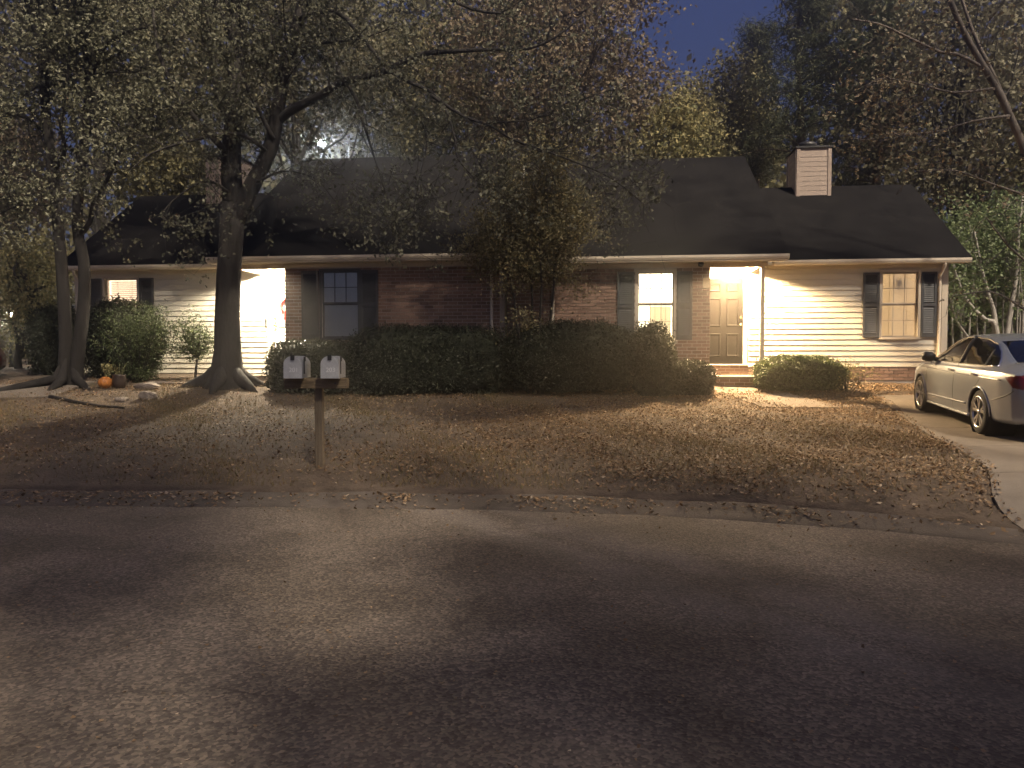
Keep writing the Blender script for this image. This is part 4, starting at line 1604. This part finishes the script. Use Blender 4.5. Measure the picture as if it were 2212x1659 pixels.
def litter_density(x, y):
    if x > drive_left(y) - .05:
        return (.03 + .30 * smooth(.6, 0, x - drive_left(y))) if y < 16.0 else .8
    u, v = house_uv(x, y)
    if v > -.05:
        return 0
    d = .30
    if x > -1.5:
        d = .5 + .5 * smooth(-1, 2.5, x)
    if x < -3 and y > 14.5:
        d = .25
    n = min(1.0, max(0.0, .5 + .4 * math.sin(1.7 * x + 1.3) * math.sin(1.9 * y + .6 * x) + .3 * math.sin(4.3 * x - 2.2 * y) * math.sin(3.1 * y + 1.1 * x + .5)))
    if y < curb_y(x) + .5:
        d *= .35
    return d * (.18 + .82 * n)


C = scatter(100000, (-12, 10.5), litter_density, .05)
tag(link('fallen_leaves', leaf_mesh('fallen_leaves', C, .036, .6, 0, .7, flat=.55), 'litter'), 'brown fallen leaves strewn over the yard', 'leaves', kind='stuff')


def grass_density(x, y):
    if x > drive_left(y) - .1 or house_uv(x, y)[1] > -1.3:
        return 0
    n = math.sin(1.1 * x + 2) * math.sin(.9 * y + .8 * x) + .3 * math.sin(3.7 * x + 2.2 * y)
    return max(0, n) * .8 + .12


C = scatter(30000, (-12, 8), grass_density, 0.0, (7.0, 16.5))
n = len(C)
d = RNG.normal(size=(n, 3)) * np.array([.45, .45, .12]) + np.array([0, 0, 1])
d /= np.linalg.norm(d, axis=1)[:, None]
L = RNG.uniform(.03, .085, n)[:, None]
s = np.cross(d, RNG.normal(size=(n, 3)))
s /= np.linalg.norm(s, axis=1)[:, None]
V = np.stack([C - s * .004, C + s * .004, C + d * L + s * .001, C + d * L - s * .001], axis=1).reshape(-1, 3)
tag(link('grass', np_mesh('grass', V, np.arange(4 * n).reshape(n, 4)), 'dry_grass'), 'short dry grass growing in patches over the yard', 'grass', kind='stuff')

# leaves and grit on the road
n = 2600
x = RNG.uniform(-8, 7, n)
y = RNG.uniform(2.0, 8.6, n)
ok = np.array([b_ < curb_y(a) - .25 for a, b_ in zip(x, y)])
x, y = x[ok], y[ok]
C = np.stack([x, y, np.full(len(x), .008)], axis=1)
tag(link('road_litter', leaf_mesh('road_litter', C, .018, .8, 0, .7, flat=.85), 'litter'), 'bits of leaf and grit scattered over the road', 'litter', kind='stuff')


# leaves drifted into the gutter
n = 3200
x = RNG.uniform(-9, 4.4, n)
off = np.abs(RNG.normal(size=n)) * .28
keep = RNG.random(n) < .25 + .75 * (np.sin(x * 2.1) * np.sin(x * .9 + 1) > 0)
x, off = x[keep], off[keep]
C = np.array([(a, curb_y(a) - .05 - o_, .012 + .06 * max(0.0, 1 - o_ / .5) + .01 * RNG.random()) for a, o_ in zip(x, off)])
tag(link('gutter_leaves', leaf_mesh('gutter_leaves', C, .042, .6, 0, .6, flat=.7), 'litter'), 'brown leaves drifted along the edge of the road', 'leaves', kind='stuff')

# ------------------------------------------------------------------ mailboxes on their post
MX = at(690, 900, 9.35)
mz = ground(MX.x, MX.y)
post = thing('mailbox_post', 'weathered wooden T-shaped post standing at the kerb under the mailboxes', 'post', (MX.x, MX.y, mz), 0)
zb = at(690, 840, 9.2).z - mz
zt = at(690, 817, 9.2).z - mz
MB().box(-.047, .047, -.045, .05, -.15, zb + .02).build('upright', 'old_wood_post', post, bevel=.006)
MB().box(-.40, .355, -.10, .045, zb, zt).build('crossbar', 'old_wood', post, bevel=.008)
MB().lathe([(.004, -.1035), (.012, -.1025), (.012, -.098)], 10, 'y', (.22, 0, (zb + zt) / 2)).build('bolt', 'dark_metal', post)


def text_mesh(body, size):
    cu = bpy.data.curves.new('lettering', 'FONT')
    cu.body = body
    cu.size = size
    cu.extrude = .001
    cu.align_x = 'CENTER'
    tmp = bpy.data.objects.new('tmp', cu)
    COL.objects.link(tmp)
    dg = bpy.context.evaluated_depsgraph_get()
    me = bpy.data.meshes.new_from_object(tmp.evaluated_get(dg))
    bpy.data.objects.remove(tmp)
    me.materials.clear()
    return me


def mailbox(xpx, label, digits, yaw):
    p = at(xpx, 817, 9.2)
    t = thing('mailbox', label, 'mailbox', (p.x, 9.2, mz + zt + .002), yaw, 'mailboxes on one post')
    W, H, L = .105, .265, .50
    prof = [(-W, 0), (W, 0), (W, H - W)] + [(W * math.cos(a), H - W + W * math.sin(a)) for a in np.linspace(.15, math.pi - .15, 13)] + [(-W, H - W)]
    MB().prism(prof, 'y', -.09, L - .09).build('body', 'galvanised', t)
    prof2 = [(x * 1.03, z * 1.01 - .001) for x, z in prof]
    dr = MB().prism(prof2, 'y', -.112, -.0905).build('door', 'galvanised', t)
    MB().box(-.022, .022, -.128, -.085, H - .052, H + .010).build('latch', 'dark_metal', dr)
    me = text_mesh(digits, .075)
    o = link('number', me, 'lettering', dr)
    o.rotation_euler = (math.pi / 2, 0, 0)
    o.location = (.01, -.1135, .075)
    MB().box(W + .001, W + .008, .0, .028, .05, .20).box(W + .001, W + .009, .0, .085, .20, .255).build('flag', 'black_plastic', t)


mailbox(637, 'grey arch-topped mailbox beside the low lit hedge, its number worn', '201', .06)
mailbox(716, 'grey arch-topped mailbox with a legible number, one side lit pinkish', '203', .06)


# ------------------------------------------------------------------ small things by the oak
def gz(x, y):
    return ground(x, y)


p = at(228, 832, 16.0)
pk = thing('pumpkin', 'orange pumpkin sitting between the twin trunks and the leafy shrub', 'pumpkin', (p.x, p.y, gz(p.x, p.y) - .01))
b = MB()
vs_, fs_ = [], []
nt, npn = 48, 14
for j in range(npn + 1):
    phi = -math.pi / 2 + math.pi * j / npn
    for i in range(nt):
        a = 2 * math.pi * i / nt
        r = .145 * (math.cos(phi) ** .8 if math.cos(phi) > 0 else 0) * (1 - .09 * abs(math.cos(a * 5)) ** 6)
        vs_.append((r * math.cos(a), r * math.sin(a), .115 + .115 * math.sin(phi) * (1 - .15 * math.cos(phi * 2) * (abs(phi) > 1.1))))
for j in range(npn):
    for i in range(nt):
        fs_.append((j * nt + i, j * nt + (i + 1) % nt, (j + 1) * nt + (i + 1) % nt, (j + 1) * nt + i))
b.add(vs_, fs_).build('pumpkin_body', 'pumpkin_skin', pk, True)
MB().tube([(0, 0, .21), (.008, 0, .25), (.03, .01, .28)], [.022, .014, .016], 7).build('stem', 'stem', pk, True)

p = at(258, 834, 16.05)
jar = thing('garden_pot', 'dark round pot of withered stems standing next to the pumpkin', 'pot', (p.x, p.y, gz(p.x, p.y) - .01))
MB().lathe([(.09, 0), (.12, .02), (.14, .16), (.125, .26), (.135, .29), (.12, .29), (.11, .25), (.02, .24)], 20).build('pot_body', 'jar_glaze', jar, True)
w = MB()
for k in range(9):
    a = RNG.uniform(0, 6.28)
    w.tube([(.04 * math.cos(a), .04 * math.sin(a), .22), (.08 * math.cos(a), .08 * math.sin(a), .36), (.15 * math.cos(a), .15 * math.sin(a), .45 + .1 * RNG.random())], [.006, .004, .002], 4)
w.build('stem', 'stem', jar)
p = at(232, 806, 16.3)
fl = thing('flower_clump', 'clump of yellow flowers just behind the pumpkin', 'flowers', (p.x, p.y, gz(p.x, p.y)))
C = RNG.normal(size=(160, 3)) * .07 + np.array([0, 0, .34])
link('blossom', leaf_mesh('blossom', C, .045, .8), 'leaf_yellow', fl)
w = MB()
for k in range(7):
    a = RNG.uniform(0, 6.28)
    w.tube([(0.02 * math.cos(a), .02 * math.sin(a), 0), (.05 * math.cos(a), .05 * math.sin(a), .2), (.08 * math.cos(a), .08 * math.sin(a), .36)], [.006, .005, .003], 4)
w.build('stem', 'stem', fl)


def rock(label, x, y, Y, sx, sy, sz, seed, name='rock', rz=0.0):
    p = at(x, y, Y)
    r = random.Random(seed)
    bm = bmesh.new()
    bmesh.ops.create_icosphere(bm, subdivisions=3, radius=1)
    ph = [r.uniform(0, 6) for _ in range(6)]
    for v in bm.verts:
        q = v.co
        m = max(abs(q.x), abs(q.y), abs(q.z))
        q2 = q * (.6 + .4 / m)
        k = 1 + .09 * math.sin(3 * q.x + ph[0]) + .08 * math.sin(4 * q.y + 2 * q.z + ph[1]) + .05 * math.sin(9 * q.x + 7 * q.y + ph[2])
        v.co = Vector((q2.x * sx * k, q2.y * sy * k, q2.z * sz * k + sz * .75))
    me = bpy.data.meshes.new(name)
    bm.to_mesh(me)
    bm.free()
    o = link(name, me, 'stone')
    o.location = (p.x, p.y, gz(p.x, p.y) - .02)
    o.rotation_euler = (0, 0, rz)
    tag(o, label, 'rock', 'stones edging the bed by the oak')


rock('flat squared stone block lying right of the pot by the pumpkin', 318, 840, 16.0, .27, .16, .085, 3)
rock('low flat stone on top of the bed edge behind the squared block', 345, 826, 16.6, .26, .18, .05, 5, rz=.3)
rock('dark rounded rock on the bare ground in front of the squared block', 322, 856, 15.0, .17, .14, .10, 9)
rock('long thin edging stone running from the squared block to the oak roots', 405, 828, 16.6, .42, .08, .035, 12)
rock('small stone half sunk between the dark rock and the twin trunks', 262, 862, 14.9, .12, .10, .05, 15)

lg = thing('fallen_branch', 'dark broken branch lying on the ground before the twin trunks', 'branch', (0, 0, 0))
q = [at(108, 866, 14.9), at(160, 874, 14.6), at(215, 880, 14.4), at(268, 886, 14.2)]
q = [Vector((v.x, v.y, gz(v.x, v.y) + .03)) for v in q]
lg.location = q[0]
MB().tube([v - q[0] for v in q], [.038, .034, .028, .02], 8).build('limb', 'bark_dark_shade', lg, True)


# ------------------------------------------------------------------ street lamp far behind the roof
p = at(697, 313, 44)
gl_ = ground_base(p.x, p.y)
sl = thing('street_lamp', 'bright white street lamp seen through the leaves above the roof', 'street lamp', (p.x, p.y, gl_))
h = p.z - gl_
MB().lathe([(.12, 0), (.11, .3), (.08, .4), (.055, h + .15), (.05, h + .2)], 10, 'z', (1.5, 0, 0)).build('pole', 'steel_pole', sl, True)
MB().tube([(1.5, 0, h + .15), (.9, 0, h + .32), (.2, 0, h + .30)], [.035, .03, .03], 7).build('arm', 'steel_pole', sl, True)
MB().box(-.32, .22, -.14, .14, h + .22, h + .34).build('lamp_housing', 'steel_pole', sl, bevel=.03)
MB().lathe([(.02, h + .219), (.15, h + .215), (.17, h + .12), (.12, h + .02), (.01, h - .02)], 14, 'z', (-.08, 0, 0)).build('lamp_lens', 'lamp_cool', sl, True)


# ------------------------------------------------------------------ neighbour's lamp beyond the twin trunks
p = at(22, 679, 25.5)
gl_ = ground_base(p.x, p.y)
nl = thing('garden_lamp', 'small white lamp on a post shining through the yellow leaves beyond the twin trunks', 'lamp', (p.x, p.y, gl_))
h = p.z - gl_
MB().lathe([(.09, 0), (.05, .12), (.035, .2), (.03, h - .12), (.05, h - .11)], 10).build('post', 'dark_metal', nl, True)
MB().lathe([(.03, h - .06), (.05, h - .03), (.055, h + .02), (.035, h + .06), (.01, h + .07)], 12).build('lamp_globe', 'lamp_far', nl, True)
MB().lathe([(.08, h + .07), (.06, h + .10), (.01, h + .13)], 12).build('lamp_cap', 'dark_metal', nl, True)


# ------------------------------------------------------------------ cars
def make_car(name, label, paint, loc, yaw, pitch):
    car = thing(name, label, 'car', loc, yaw)
    car.rotation_euler = (0, -pitch, yaw)
    XF, XR = 2.42, -2.52
    xs_top = [(-2.52, .70), (-2.50, .82), (-2.47, .97), (-2.43, 1.055), (-2.36, 1.085), (-2.1, 1.095), (-1.82, 1.10), (-1.6, 1.20), (-1.35, 1.315), (-1.05, 1.41), (-.7, 1.458), (-.3, 1.475), (.1, 1.462), (.35, 1.43),
              (.6, 1.33), (.9, 1.17), (1.18, 1.03), (1.3, 1.00), (1.6, .965), (1.95, .90), (2.2, .83), (2.34, .74), (2.42, .60)]
    xs_belt = [(-2.52, .66), (-2.48, .78), (-2.43, .90), (-2.36, .965), (-2.0, .985), (-1.4, .975), (0, .945), (1.0, .92), (1.6, .88), (2.1, .78), (2.34, .66), (2.42, .55)]
    xs_half = [(-2.52, .58), (-2.49, .66), (-2.42, .75), (-2.3, .815), (-2.0, .875), (-1.4, .915), (-.5, .923), (.5, .923), (1.4, .912), (1.85, .875), (2.15, .79), (2.32, .68), (2.40, .55), (2.42, .45)]
    xs_roof = [(-2.52, .50), (-2.0, .62), (-1.5, .60), (-1.0, .575), (-.3, .59), (.3, .575), (.9, .62), (1.3, .68), (1.8, .66), (2.42, .40)]
    xs_bot = [(-2.52, .40), (-2.48, .30), (-2.3, .25), (-1.8, .22), (-1.0, .19), (1.0, .19), (1.9, .20), (2.3, .22), (2.42, .32)]

    def pc(tab, x):
        return lin(tab, x)

    def ring(x):
        zt_, zb_, hw, rw, zl = pc(xs_top, x), pc(xs_belt, x), pc(xs_half, x), pc(xs_roof, x), pc(xs_bot, x)
        zb_ = min(zb_, zt_ - .02)
        mid = zl + (zb_ - zl) * .52
        gh = zt_ - zb_                          # greenhouse height
        g = min(1.0, max(0.0, (gh - .12) / .25))
        shoulder = hw * (.955)
        base_w = shoulder - .035
        pts = [(0, zl), (hw * .55, zl), (hw * .90, zl + .01), (hw * .965, zl + .06), (hw * .985, zl + .16), (hw, mid), (hw * .995, mid + (zb_ - mid) * .45), (hw * .988, zb_ - .10), (shoulder, zb_ - .015), (base_w, zb_ + .012)]
        rr = rw * g + (base_w * .80) * (1 - g)
        pts += [(base_w + (rr - base_w) * .30, zb_ + gh * .34), (base_w + (rr - base_w) * .66, zb_ + gh * .66), (rr, zb_ + gh * .88), (rr * .86, zb_ + gh * .955), (rr * .5, zt_ - .008 * g), (0, zt_)]
        return pts

    xs = np.concatenate([np.linspace(XR, -2.3, 16), np.linspace(-2.3, 2.2, 150)[1:], np.linspace(2.2, XF, 14)[1:]])
    # smooth tables: sample ring, then smooth along x
    K = 78
    R = []
    for x in xs:
        p_ = np.array(ring(x))
        d_ = np.concatenate([[0], np.cumsum(np.linalg.norm(np.diff(p_, axis=0), axis=1))])
        # keep knots at fixed parameters so lines run true along the car
        kn = np.linspace(0, 1, len(p_))
        tt = np.linspace(0, 1, K)
        ctrl_y = np.interp(tt, kn, p_[:, 0])
        ctrl_z = np.interp(tt, kn, p_[:, 1])
        R.append(np.stack([ctrl_y, ctrl_z], axis=1))
    R = np.array(R)
    for _ in range(3):                          # relax round the ring and along the car
        R[:, 1:-1] = .5 * R[:, 1:-1] + .25 * (R[:, :-2] + R[:, 2:])
    for _ in range(5):
        R[1:-1] = .5 * R[1:-1] + .25 * (R[:-2] + R[2:])
    NXc = len(xs)
    verts = []
    for side in (1, -1):
        for i in range(NXc):
            for k in range(K):
                verts.append((xs[i], side * R[i, k, 0], R[i, k, 1]))
    verts = np.array(verts)

    def yat(x, z, kmin=10, kmax=62):
        i = int(np.clip(np.searchsorted(xs, x), 1, NXc - 1))
        f = float(np.clip((x - xs[i - 1]) / (xs[i] - xs[i - 1]), 0, 1))
        zz = R[i - 1, kmin:kmax, 1] * (1 - f) + R[i, kmin:kmax, 1] * f
        yy = R[i - 1, kmin:kmax, 0] * (1 - f) + R[i, kmin:kmax, 0] * f
        return float(np.interp(z, zz, yy))

    def inside(poly, x, z):
        c = False
        n_ = len(poly)
        for a in range(n_):
            x1, z1 = poly[a]
            x2, z2 = poly[(a + 1) % n_]
            if (z1 > z) != (z2 > z) and x < (x2 - x1) * (z - z1) / (z2 - z1) + x1:
                c = not c
        return c
    side_glass = [(-1.72, 1.035), (-1.60, 1.13), (-1.42, 1.235), (-1.15, 1.335), (-.8, 1.395), (-.3, 1.415), (.05, 1.40), (.35, 1.345), (.7, 1.19), (1.0, 1.03), (1.06, .985), (0, .995), (-1.0, 1.015)]
    rear_glass_x = (-1.86, -1.08)
    front_glass_x = (.34, 1.22)
    tail = [(-2.6, .74), (-2.6, .965), (-2.40, .955), (-2.20, .93), (-2.12, .90), (-2.30, .78)]
    wheels = [(-1.40, .335), (1.40, .335)]
    groups = {k: [] for k in ('body', 'window', 'rear_window', 'windscreen', 'tail_light', 'underside')}
    for s in range(2):
        off = s * NXc * K
        for i in range(NXc - 1):
            for k in range(K - 1):
                a = off + i * K + k
                q_ = (a, a + 1, a + K + 1, a + K)
                c = verts[list(q_)].mean(axis=0)
                x, y, z = c[0], abs(c[1]), c[2]
                g = 'body'
                if z < .80 and y > .55 and any((x - wx) ** 2 + (z - wz) ** 2 < .375 ** 2 for wx, wz in wheels):
                    continue
                tpar = k / (K - 1)
                if tpar > .61 and tpar < .84 and inside(side_glass, x, z):
                    g = 'window'
                elif tpar > .845 and rear_glass_x[0] < x < rear_glass_x[1] and y < pc(xs_roof, x) * .97:
                    g = 'rear_window'
                elif tpar > .845 and front_glass_x[0] < x < front_glass_x[1] and y < pc(xs_roof, x) * .97:
                    g = 'windscreen'
                elif y > .40 and inside(tail, x, z) and x < -2.1:
                    g = 'tail_light'
                elif tpar < .14:
                    g = 'underside'
                groups[g].append(q_ if s == 0 else q_[::-1])
    mats = {'body': paint, 'window': 'car_glass', 'rear_window': 'car_glass', 'windscreen': 'car_glass', 'tail_light': 'lamp_red', 'underside': 'black_plastic'}
    # end caps
    objs = {}
    for g, fs_ in groups.items():
        fs_ = np.array(fs_)
        sides = [fs_]
        if g in ('window', 'tail_light'):       # one piece for each side
            half = NXc * K
            sides = [fs_[fs_[:, 0] < half], fs_[fs_[:, 0] >= half]]
        for f in sides:
            used = np.unique(f)
            remap = np.zeros(len(verts), dtype=int)
            remap[used] = np.arange(len(used))
            me_ = np_mesh(g, verts[used], remap[f])
            if g == 'body':
                bm = bmesh.new()
                bm.from_mesh(me_)
                bmesh.ops.remove_doubles(bm, verts=bm.verts, dist=.0008)
                for xe in (XR, XF):
                    ev = [v for v in bm.verts if abs(v.co.x - xe) < 1e-4]
                    up = sorted([v for v in ev if v.co.y >= -1e-6], key=lambda v: v.co.z)
                    dn = sorted([v for v in ev if v.co.y < -1e-6], key=lambda v: -v.co.z)
                    try:
                        bm.faces.new(up + dn)
                    except ValueError:
                        pass
                bm.to_mesh(me_)
                bm.free()
            me_.polygons.foreach_set('use_smooth', [True] * len(me_.polygons))
            o = link(g, me_, mats[g], car)
            objs.setdefault(g, []).append(o)
    body = objs['body'][0]
    # arch lips, wells and wheels
    for sgn in (1, -1):
        for (wx, wz) in wheels:
            pts_ = []
            for a in np.linspace(-.30, math.pi + .30, 30):
                x, z = wx + .375 * math.cos(a), wz + .375 * math.sin(a)
                if z < .22:
                    continue
                pts_.append((x, sgn * (yat(x, z) + .002), z))
            MB().tube(pts_, .017, 6).build('arch_lip', paint, car, True)
            ww = MB()
            ww.lathe([(.40, sgn * .50), (.40, sgn * .885)], 28, 'y', (wx, 0, wz), close=False)
            ww.lathe([(.40, sgn * .50), (.02, sgn * .50)], 28, 'y', (wx, 0, wz), close=False)
            v_, f_ = ww.v, ww.f
            keepf = [q for q in f_ if all(v_[i][2] < .80 for i in q)]
            ww.f = keepf
            ww.build('wheel_well', 'black_plastic', car, True)
            W0 = sgn * .70
            W1 = sgn * .905
            tyre = MB().lathe([(.225, W0), (.30, W0), (.325, W0 + sgn * .02), (.333, W0 + sgn * .05), (.333, W1 - sgn * .05), (.325, W1 - sgn * .02), (.30, W1 - sgn * .004), (.245, W1), (.225, W1 - sgn * .012)], 36, 'y', (wx, 0, wz), close=False).build('wheel', 'rubber', car, True)
            MB().lathe([(.228, W1 - sgn * .012), (.236, W1 - sgn * .002), (.222, W1 - sgn * .010), (.205, W1 - sgn * .05), (.10, W1 - sgn * .09), (.01, W1 - sgn * .09)], 36, 'y', (wx, 0, wz), close=False).build('brake_disc', 'black_plastic', tyre, True)
            MB().lathe([(.240, W1 - sgn * .004), (.238, W1 + sgn * .003), (.222, W1 + sgn * .003), (.214, W1 - sgn * .02)], 36, 'y', (wx, 0, wz), close=False).build('rim', 'alloy', tyre, True)
            for k in range(5):
                for dd in (-.17, .17):
                    a = 2 * math.pi * k / 5 + math.pi / 2
                    a0, a1 = a + dd * .35, a + dd * 1.25
                    i0 = (wx + .03 * math.cos(a0), wz + .03 * math.sin(a0))
                    o0 = (wx + .225 * math.cos(a1), wz + .225 * math.sin(a1))
                    tx, tz = -(o0[1] - i0[1]), (o0[0] - i0[0])
                    l_ = math.hypot(tx, tz)
                    tx, tz = tx / l_, tz / l_
                    h0, h1 = .013, .024
                    ring_ = [(i0[0] + tx * h0, i0[1] + tz * h0), (i0[0] - tx * h0, i0[1] - tz * h0), (o0[0] - tx * h1, o0[1] - tz * h1), (o0[0] + tx * h1, o0[1] + tz * h1)]
                    yi, yo = W1 - sgn * .012, W1 - sgn * .004
                    vs2 = [(ring_[0][0], yi, ring_[0][1]), (ring_[1][0], yi, ring_[1][1]), (ring_[2][0], yo, ring_[2][1]), (ring_[3][0], yo, ring_[3][1])]
                    vs2 += [(p_[0], p_[1] - sgn * .035, p_[2]) for p_ in vs2]
                    MB().add(vs2, [(0, 1, 2, 3), (4, 5, 1, 0), (5, 6, 2, 1), (6, 7, 3, 2), (7, 4, 0, 3), (7, 6, 5, 4)]).build('spoke', 'alloy', tyre, bevel=.004)
            MB().lathe([(.045, W1 - sgn * .02), (.042, W1 - sgn * .002), (.01, W1 + sgn * .002)], 16, 'y', (wx, 0, wz)).build('hub_cap', 'alloy', tyre, True)
        # window surround, pillars, seams, handles, mirror
        ring_pts = []
        for j in range(len(side_glass)):
            x1, z1 = side_glass[j]
            x2, z2 = side_glass[(j + 1) % len(side_glass)]
            for t in np.linspace(0, 1, 7)[:-1]:
                x, z = x1 + (x2 - x1) * t, z1 + (z2 - z1) * t
                ring_pts.append((x, sgn * (yat(x, z, 40, 68) + .003), z))
        MB().tube(ring_pts + [ring_pts[0]], .011, 6).build('window_trim', 'chrome', car, True)
        for xa_, xb_, r_ in ((-.42, -.30, .030), (-1.36, -1.22, .012)):
            pp = []
            for t in np.linspace(0, 1, 10):
                z = 1.0 + t * .42 if xa_ > -1 else 1.02 + t * .24
                x = xa_ + (xb_ - xa_) * t
                pp.append((x, sgn * (yat(x, z, 40, 68) + .002), z))
            MB().tube(pp, r_, 6).build('pillar', 'black_plastic', car, True)
        for seam in ([(1.0, .97), (1.02, .70), (.98, .35), (.93, .27)], [(-.36, .98), (-.36, .60), (-.34, .27)], [(-1.55, .98), (-1.36, .78), (-1.12, .62), (-1.0, .45), (-.96, .27)]):
            pp = []
            for (p0, p1) in zip(seam[:-1], seam[1:]):
                for t in np.linspace(0, 1, 8):
                    x, z = p0[0] + (p1[0] - p0[0]) * t, p0[1] + (p1[1] - p0[1]) * t
                    pp.append((x, sgn * (yat(x, z) - .001), z))
            MB().tube(pp, .0045, 5).build('door_seam', 'black_plastic', car, True)
        cr = [(x, sgn * (yat(x, .845 + .02 * (1.2 - x) / 3.4) + .001), .845 + .02 * (1.2 - x) / 3.4) for x in np.linspace(1.6, -2.05, 40)]
        MB().tube(cr, .010, 6).build('crease', paint, car, True)
        ml = [(x, sgn * (yat(x, .40 - .02 * x / 1.0) + .001), .40 - .02 * x) for x in np.linspace(.95, -.92, 24)]
        MB().tube(ml, .014, 6).build('side_moulding', paint, car, True)
        sk = [(x, sgn * (yat(x, .25) + .004), .235) for x in np.linspace(1.0, -1.0, 20)]
        MB().tube(sk, .022, 6).build('sill_skirt', paint, car, True)
        for hx in (-.24, -1.22):
            z = .885
            y0 = yat(hx, z)
            MB().tube([(hx + .11, sgn * (y0 - .005), z), (hx + .08, sgn * (y0 + .022), z), (hx - .08, sgn * (y0 + .022), z - .004), (hx - .11, sgn * (y0 - .005), z - .004)], [.013, .017, .017, .013], 8).build('door_handle', 'chrome', car, True)
        # mirror
        mv = MB()
        my = yat(.80, 1.0)
        mv.tube([(.86, sgn * (my - .02), .985), (.84, sgn * (my + .08), 1.01)], [.035, .03], 8)
        m2 = MB()
        m2.tube([(.80, sgn * (my + .05), 1.035), (.81, sgn * (my + .10), 1.04), (.82, sgn * (my + .20), 1.045), (.83, sgn * (my + .255), 1.04)], [.05, .085, .085, .05], 12)
        mo = m2.build('mirror', 'black_plastic', car, True)
        mv.build('mirror_arm', 'black_plastic', mo, True)
        # bumper seam, side marker of the tail light
        pp = [(x, sgn * (yat(x, z) + .001), z) for x, z in [(-1.84, .56), (-2.0, .60), (-2.15, .645), (-2.28, .70), (-2.33, .74)]]
        MB().tube(pp, .006, 5).build('bumper_seam', 'black_plastic', car, True)
    # number plate recess, rear bumper bar, exhaust, seats
    MB().box(-2.555, -2.50, -.27, .27, .70, .83).build('plate_recess', 'black_plastic', car)
    MB().box(-2.562, -2.556, -.16, .16, .70, .81).build('number_plate', 'white_trim', car)
    for sy in (-.38, .38):
        MB().box(.05, .55, sy - .25, sy + .25, .35, .62).build('seat', 'seat_fabric', car, bevel=.05)
        MB().prism([(.05, .58), (.18, .60), (-.02, 1.10), (-.14, 1.10)], 'y', sy - .24, sy + .24).build('seat_back', 'seat_fabric', car, bevel=.03)
        MB().box(-.16, -.06, sy - .12, sy + .12, 1.12, 1.28).build('headrest', 'seat_fabric', car, bevel=.03)
    MB().prism([(-.85, .50), (-.80, .62), (-1.30, 1.05), (-1.42, 1.05), (-1.2, .5)], 'y', -.62, .62).build('rear_seat', 'seat_fabric', car, bevel=.03)
    MB().box(-2.3, 2.2, -.62, .62, .28, .34).build('floor_pan', 'black_plastic', car)
    return car


REAR = Vector((7.42, 11.45, 0))
a0 = at(2116, 936, 11.45)
a1 = at(1989, 892, 14.2)
hd = Vector((a1.x - a0.x, a1.y - a0.y, 0)).normalized()
yaw = math.atan2(hd.y, hd.x)
left = Vector((-hd.y, hd.x, 0))
mid = (Vector((a0.x, a0.y, 0)) + Vector((a1.x, a1.y, 0))) / 2 - left * .87
pr = mid - hd * 1.4
pf = mid + hd * 1.4
zr_, zf_ = ground_base(pr.x, pr.y) + .022, ground_base(pf.x, pf.y) + .022
print('car', mid, math.degrees(yaw), zr_, zf_)
make_car('silver_car', 'silver four-door saloon parked on the driveway facing the house', 'paint_silver', (mid.x, mid.y, (zr_ + zf_) / 2), yaw, math.atan2(zf_ - zr_, 2.8))
p = at(2, 832, 17.0)
make_car('maroon_car', 'dark red car of which only an edge shows beyond the twin trunks', 'paint_maroon', (p.x - 2.93, p.y + .2, ground_base(p.x - 1.5, p.y) + .03), math.radians(28), 0.0)


# ------------------------------------------------------------------ the misty air: one closed box round the camera and the whole scene
def haze():
    m = bpy.data.materials.new('haze')
    m.use_nodes = True
    n, l = m.node_tree.nodes, m.node_tree.links
    n.clear()
    out = n.new('ShaderNodeOutputMaterial')
    v = n.new('ShaderNodeVolumePrincipled')
    v.inputs['Color'].default_value = (.95, .89, .81, 1)
    v.inputs['Density'].default_value = .0105
    v.inputs['Anisotropy'].default_value = .88
    l.new(v.outputs[0], out.inputs['Volume'])
    MATS['haze'] = m
    o = MB().box(-75, 75, -50, 110, -1.2, 34).build('haze', 'haze')
    tag(o, 'thin pale mist hanging in the air round the house', 'haze', kind='stuff')


haze()
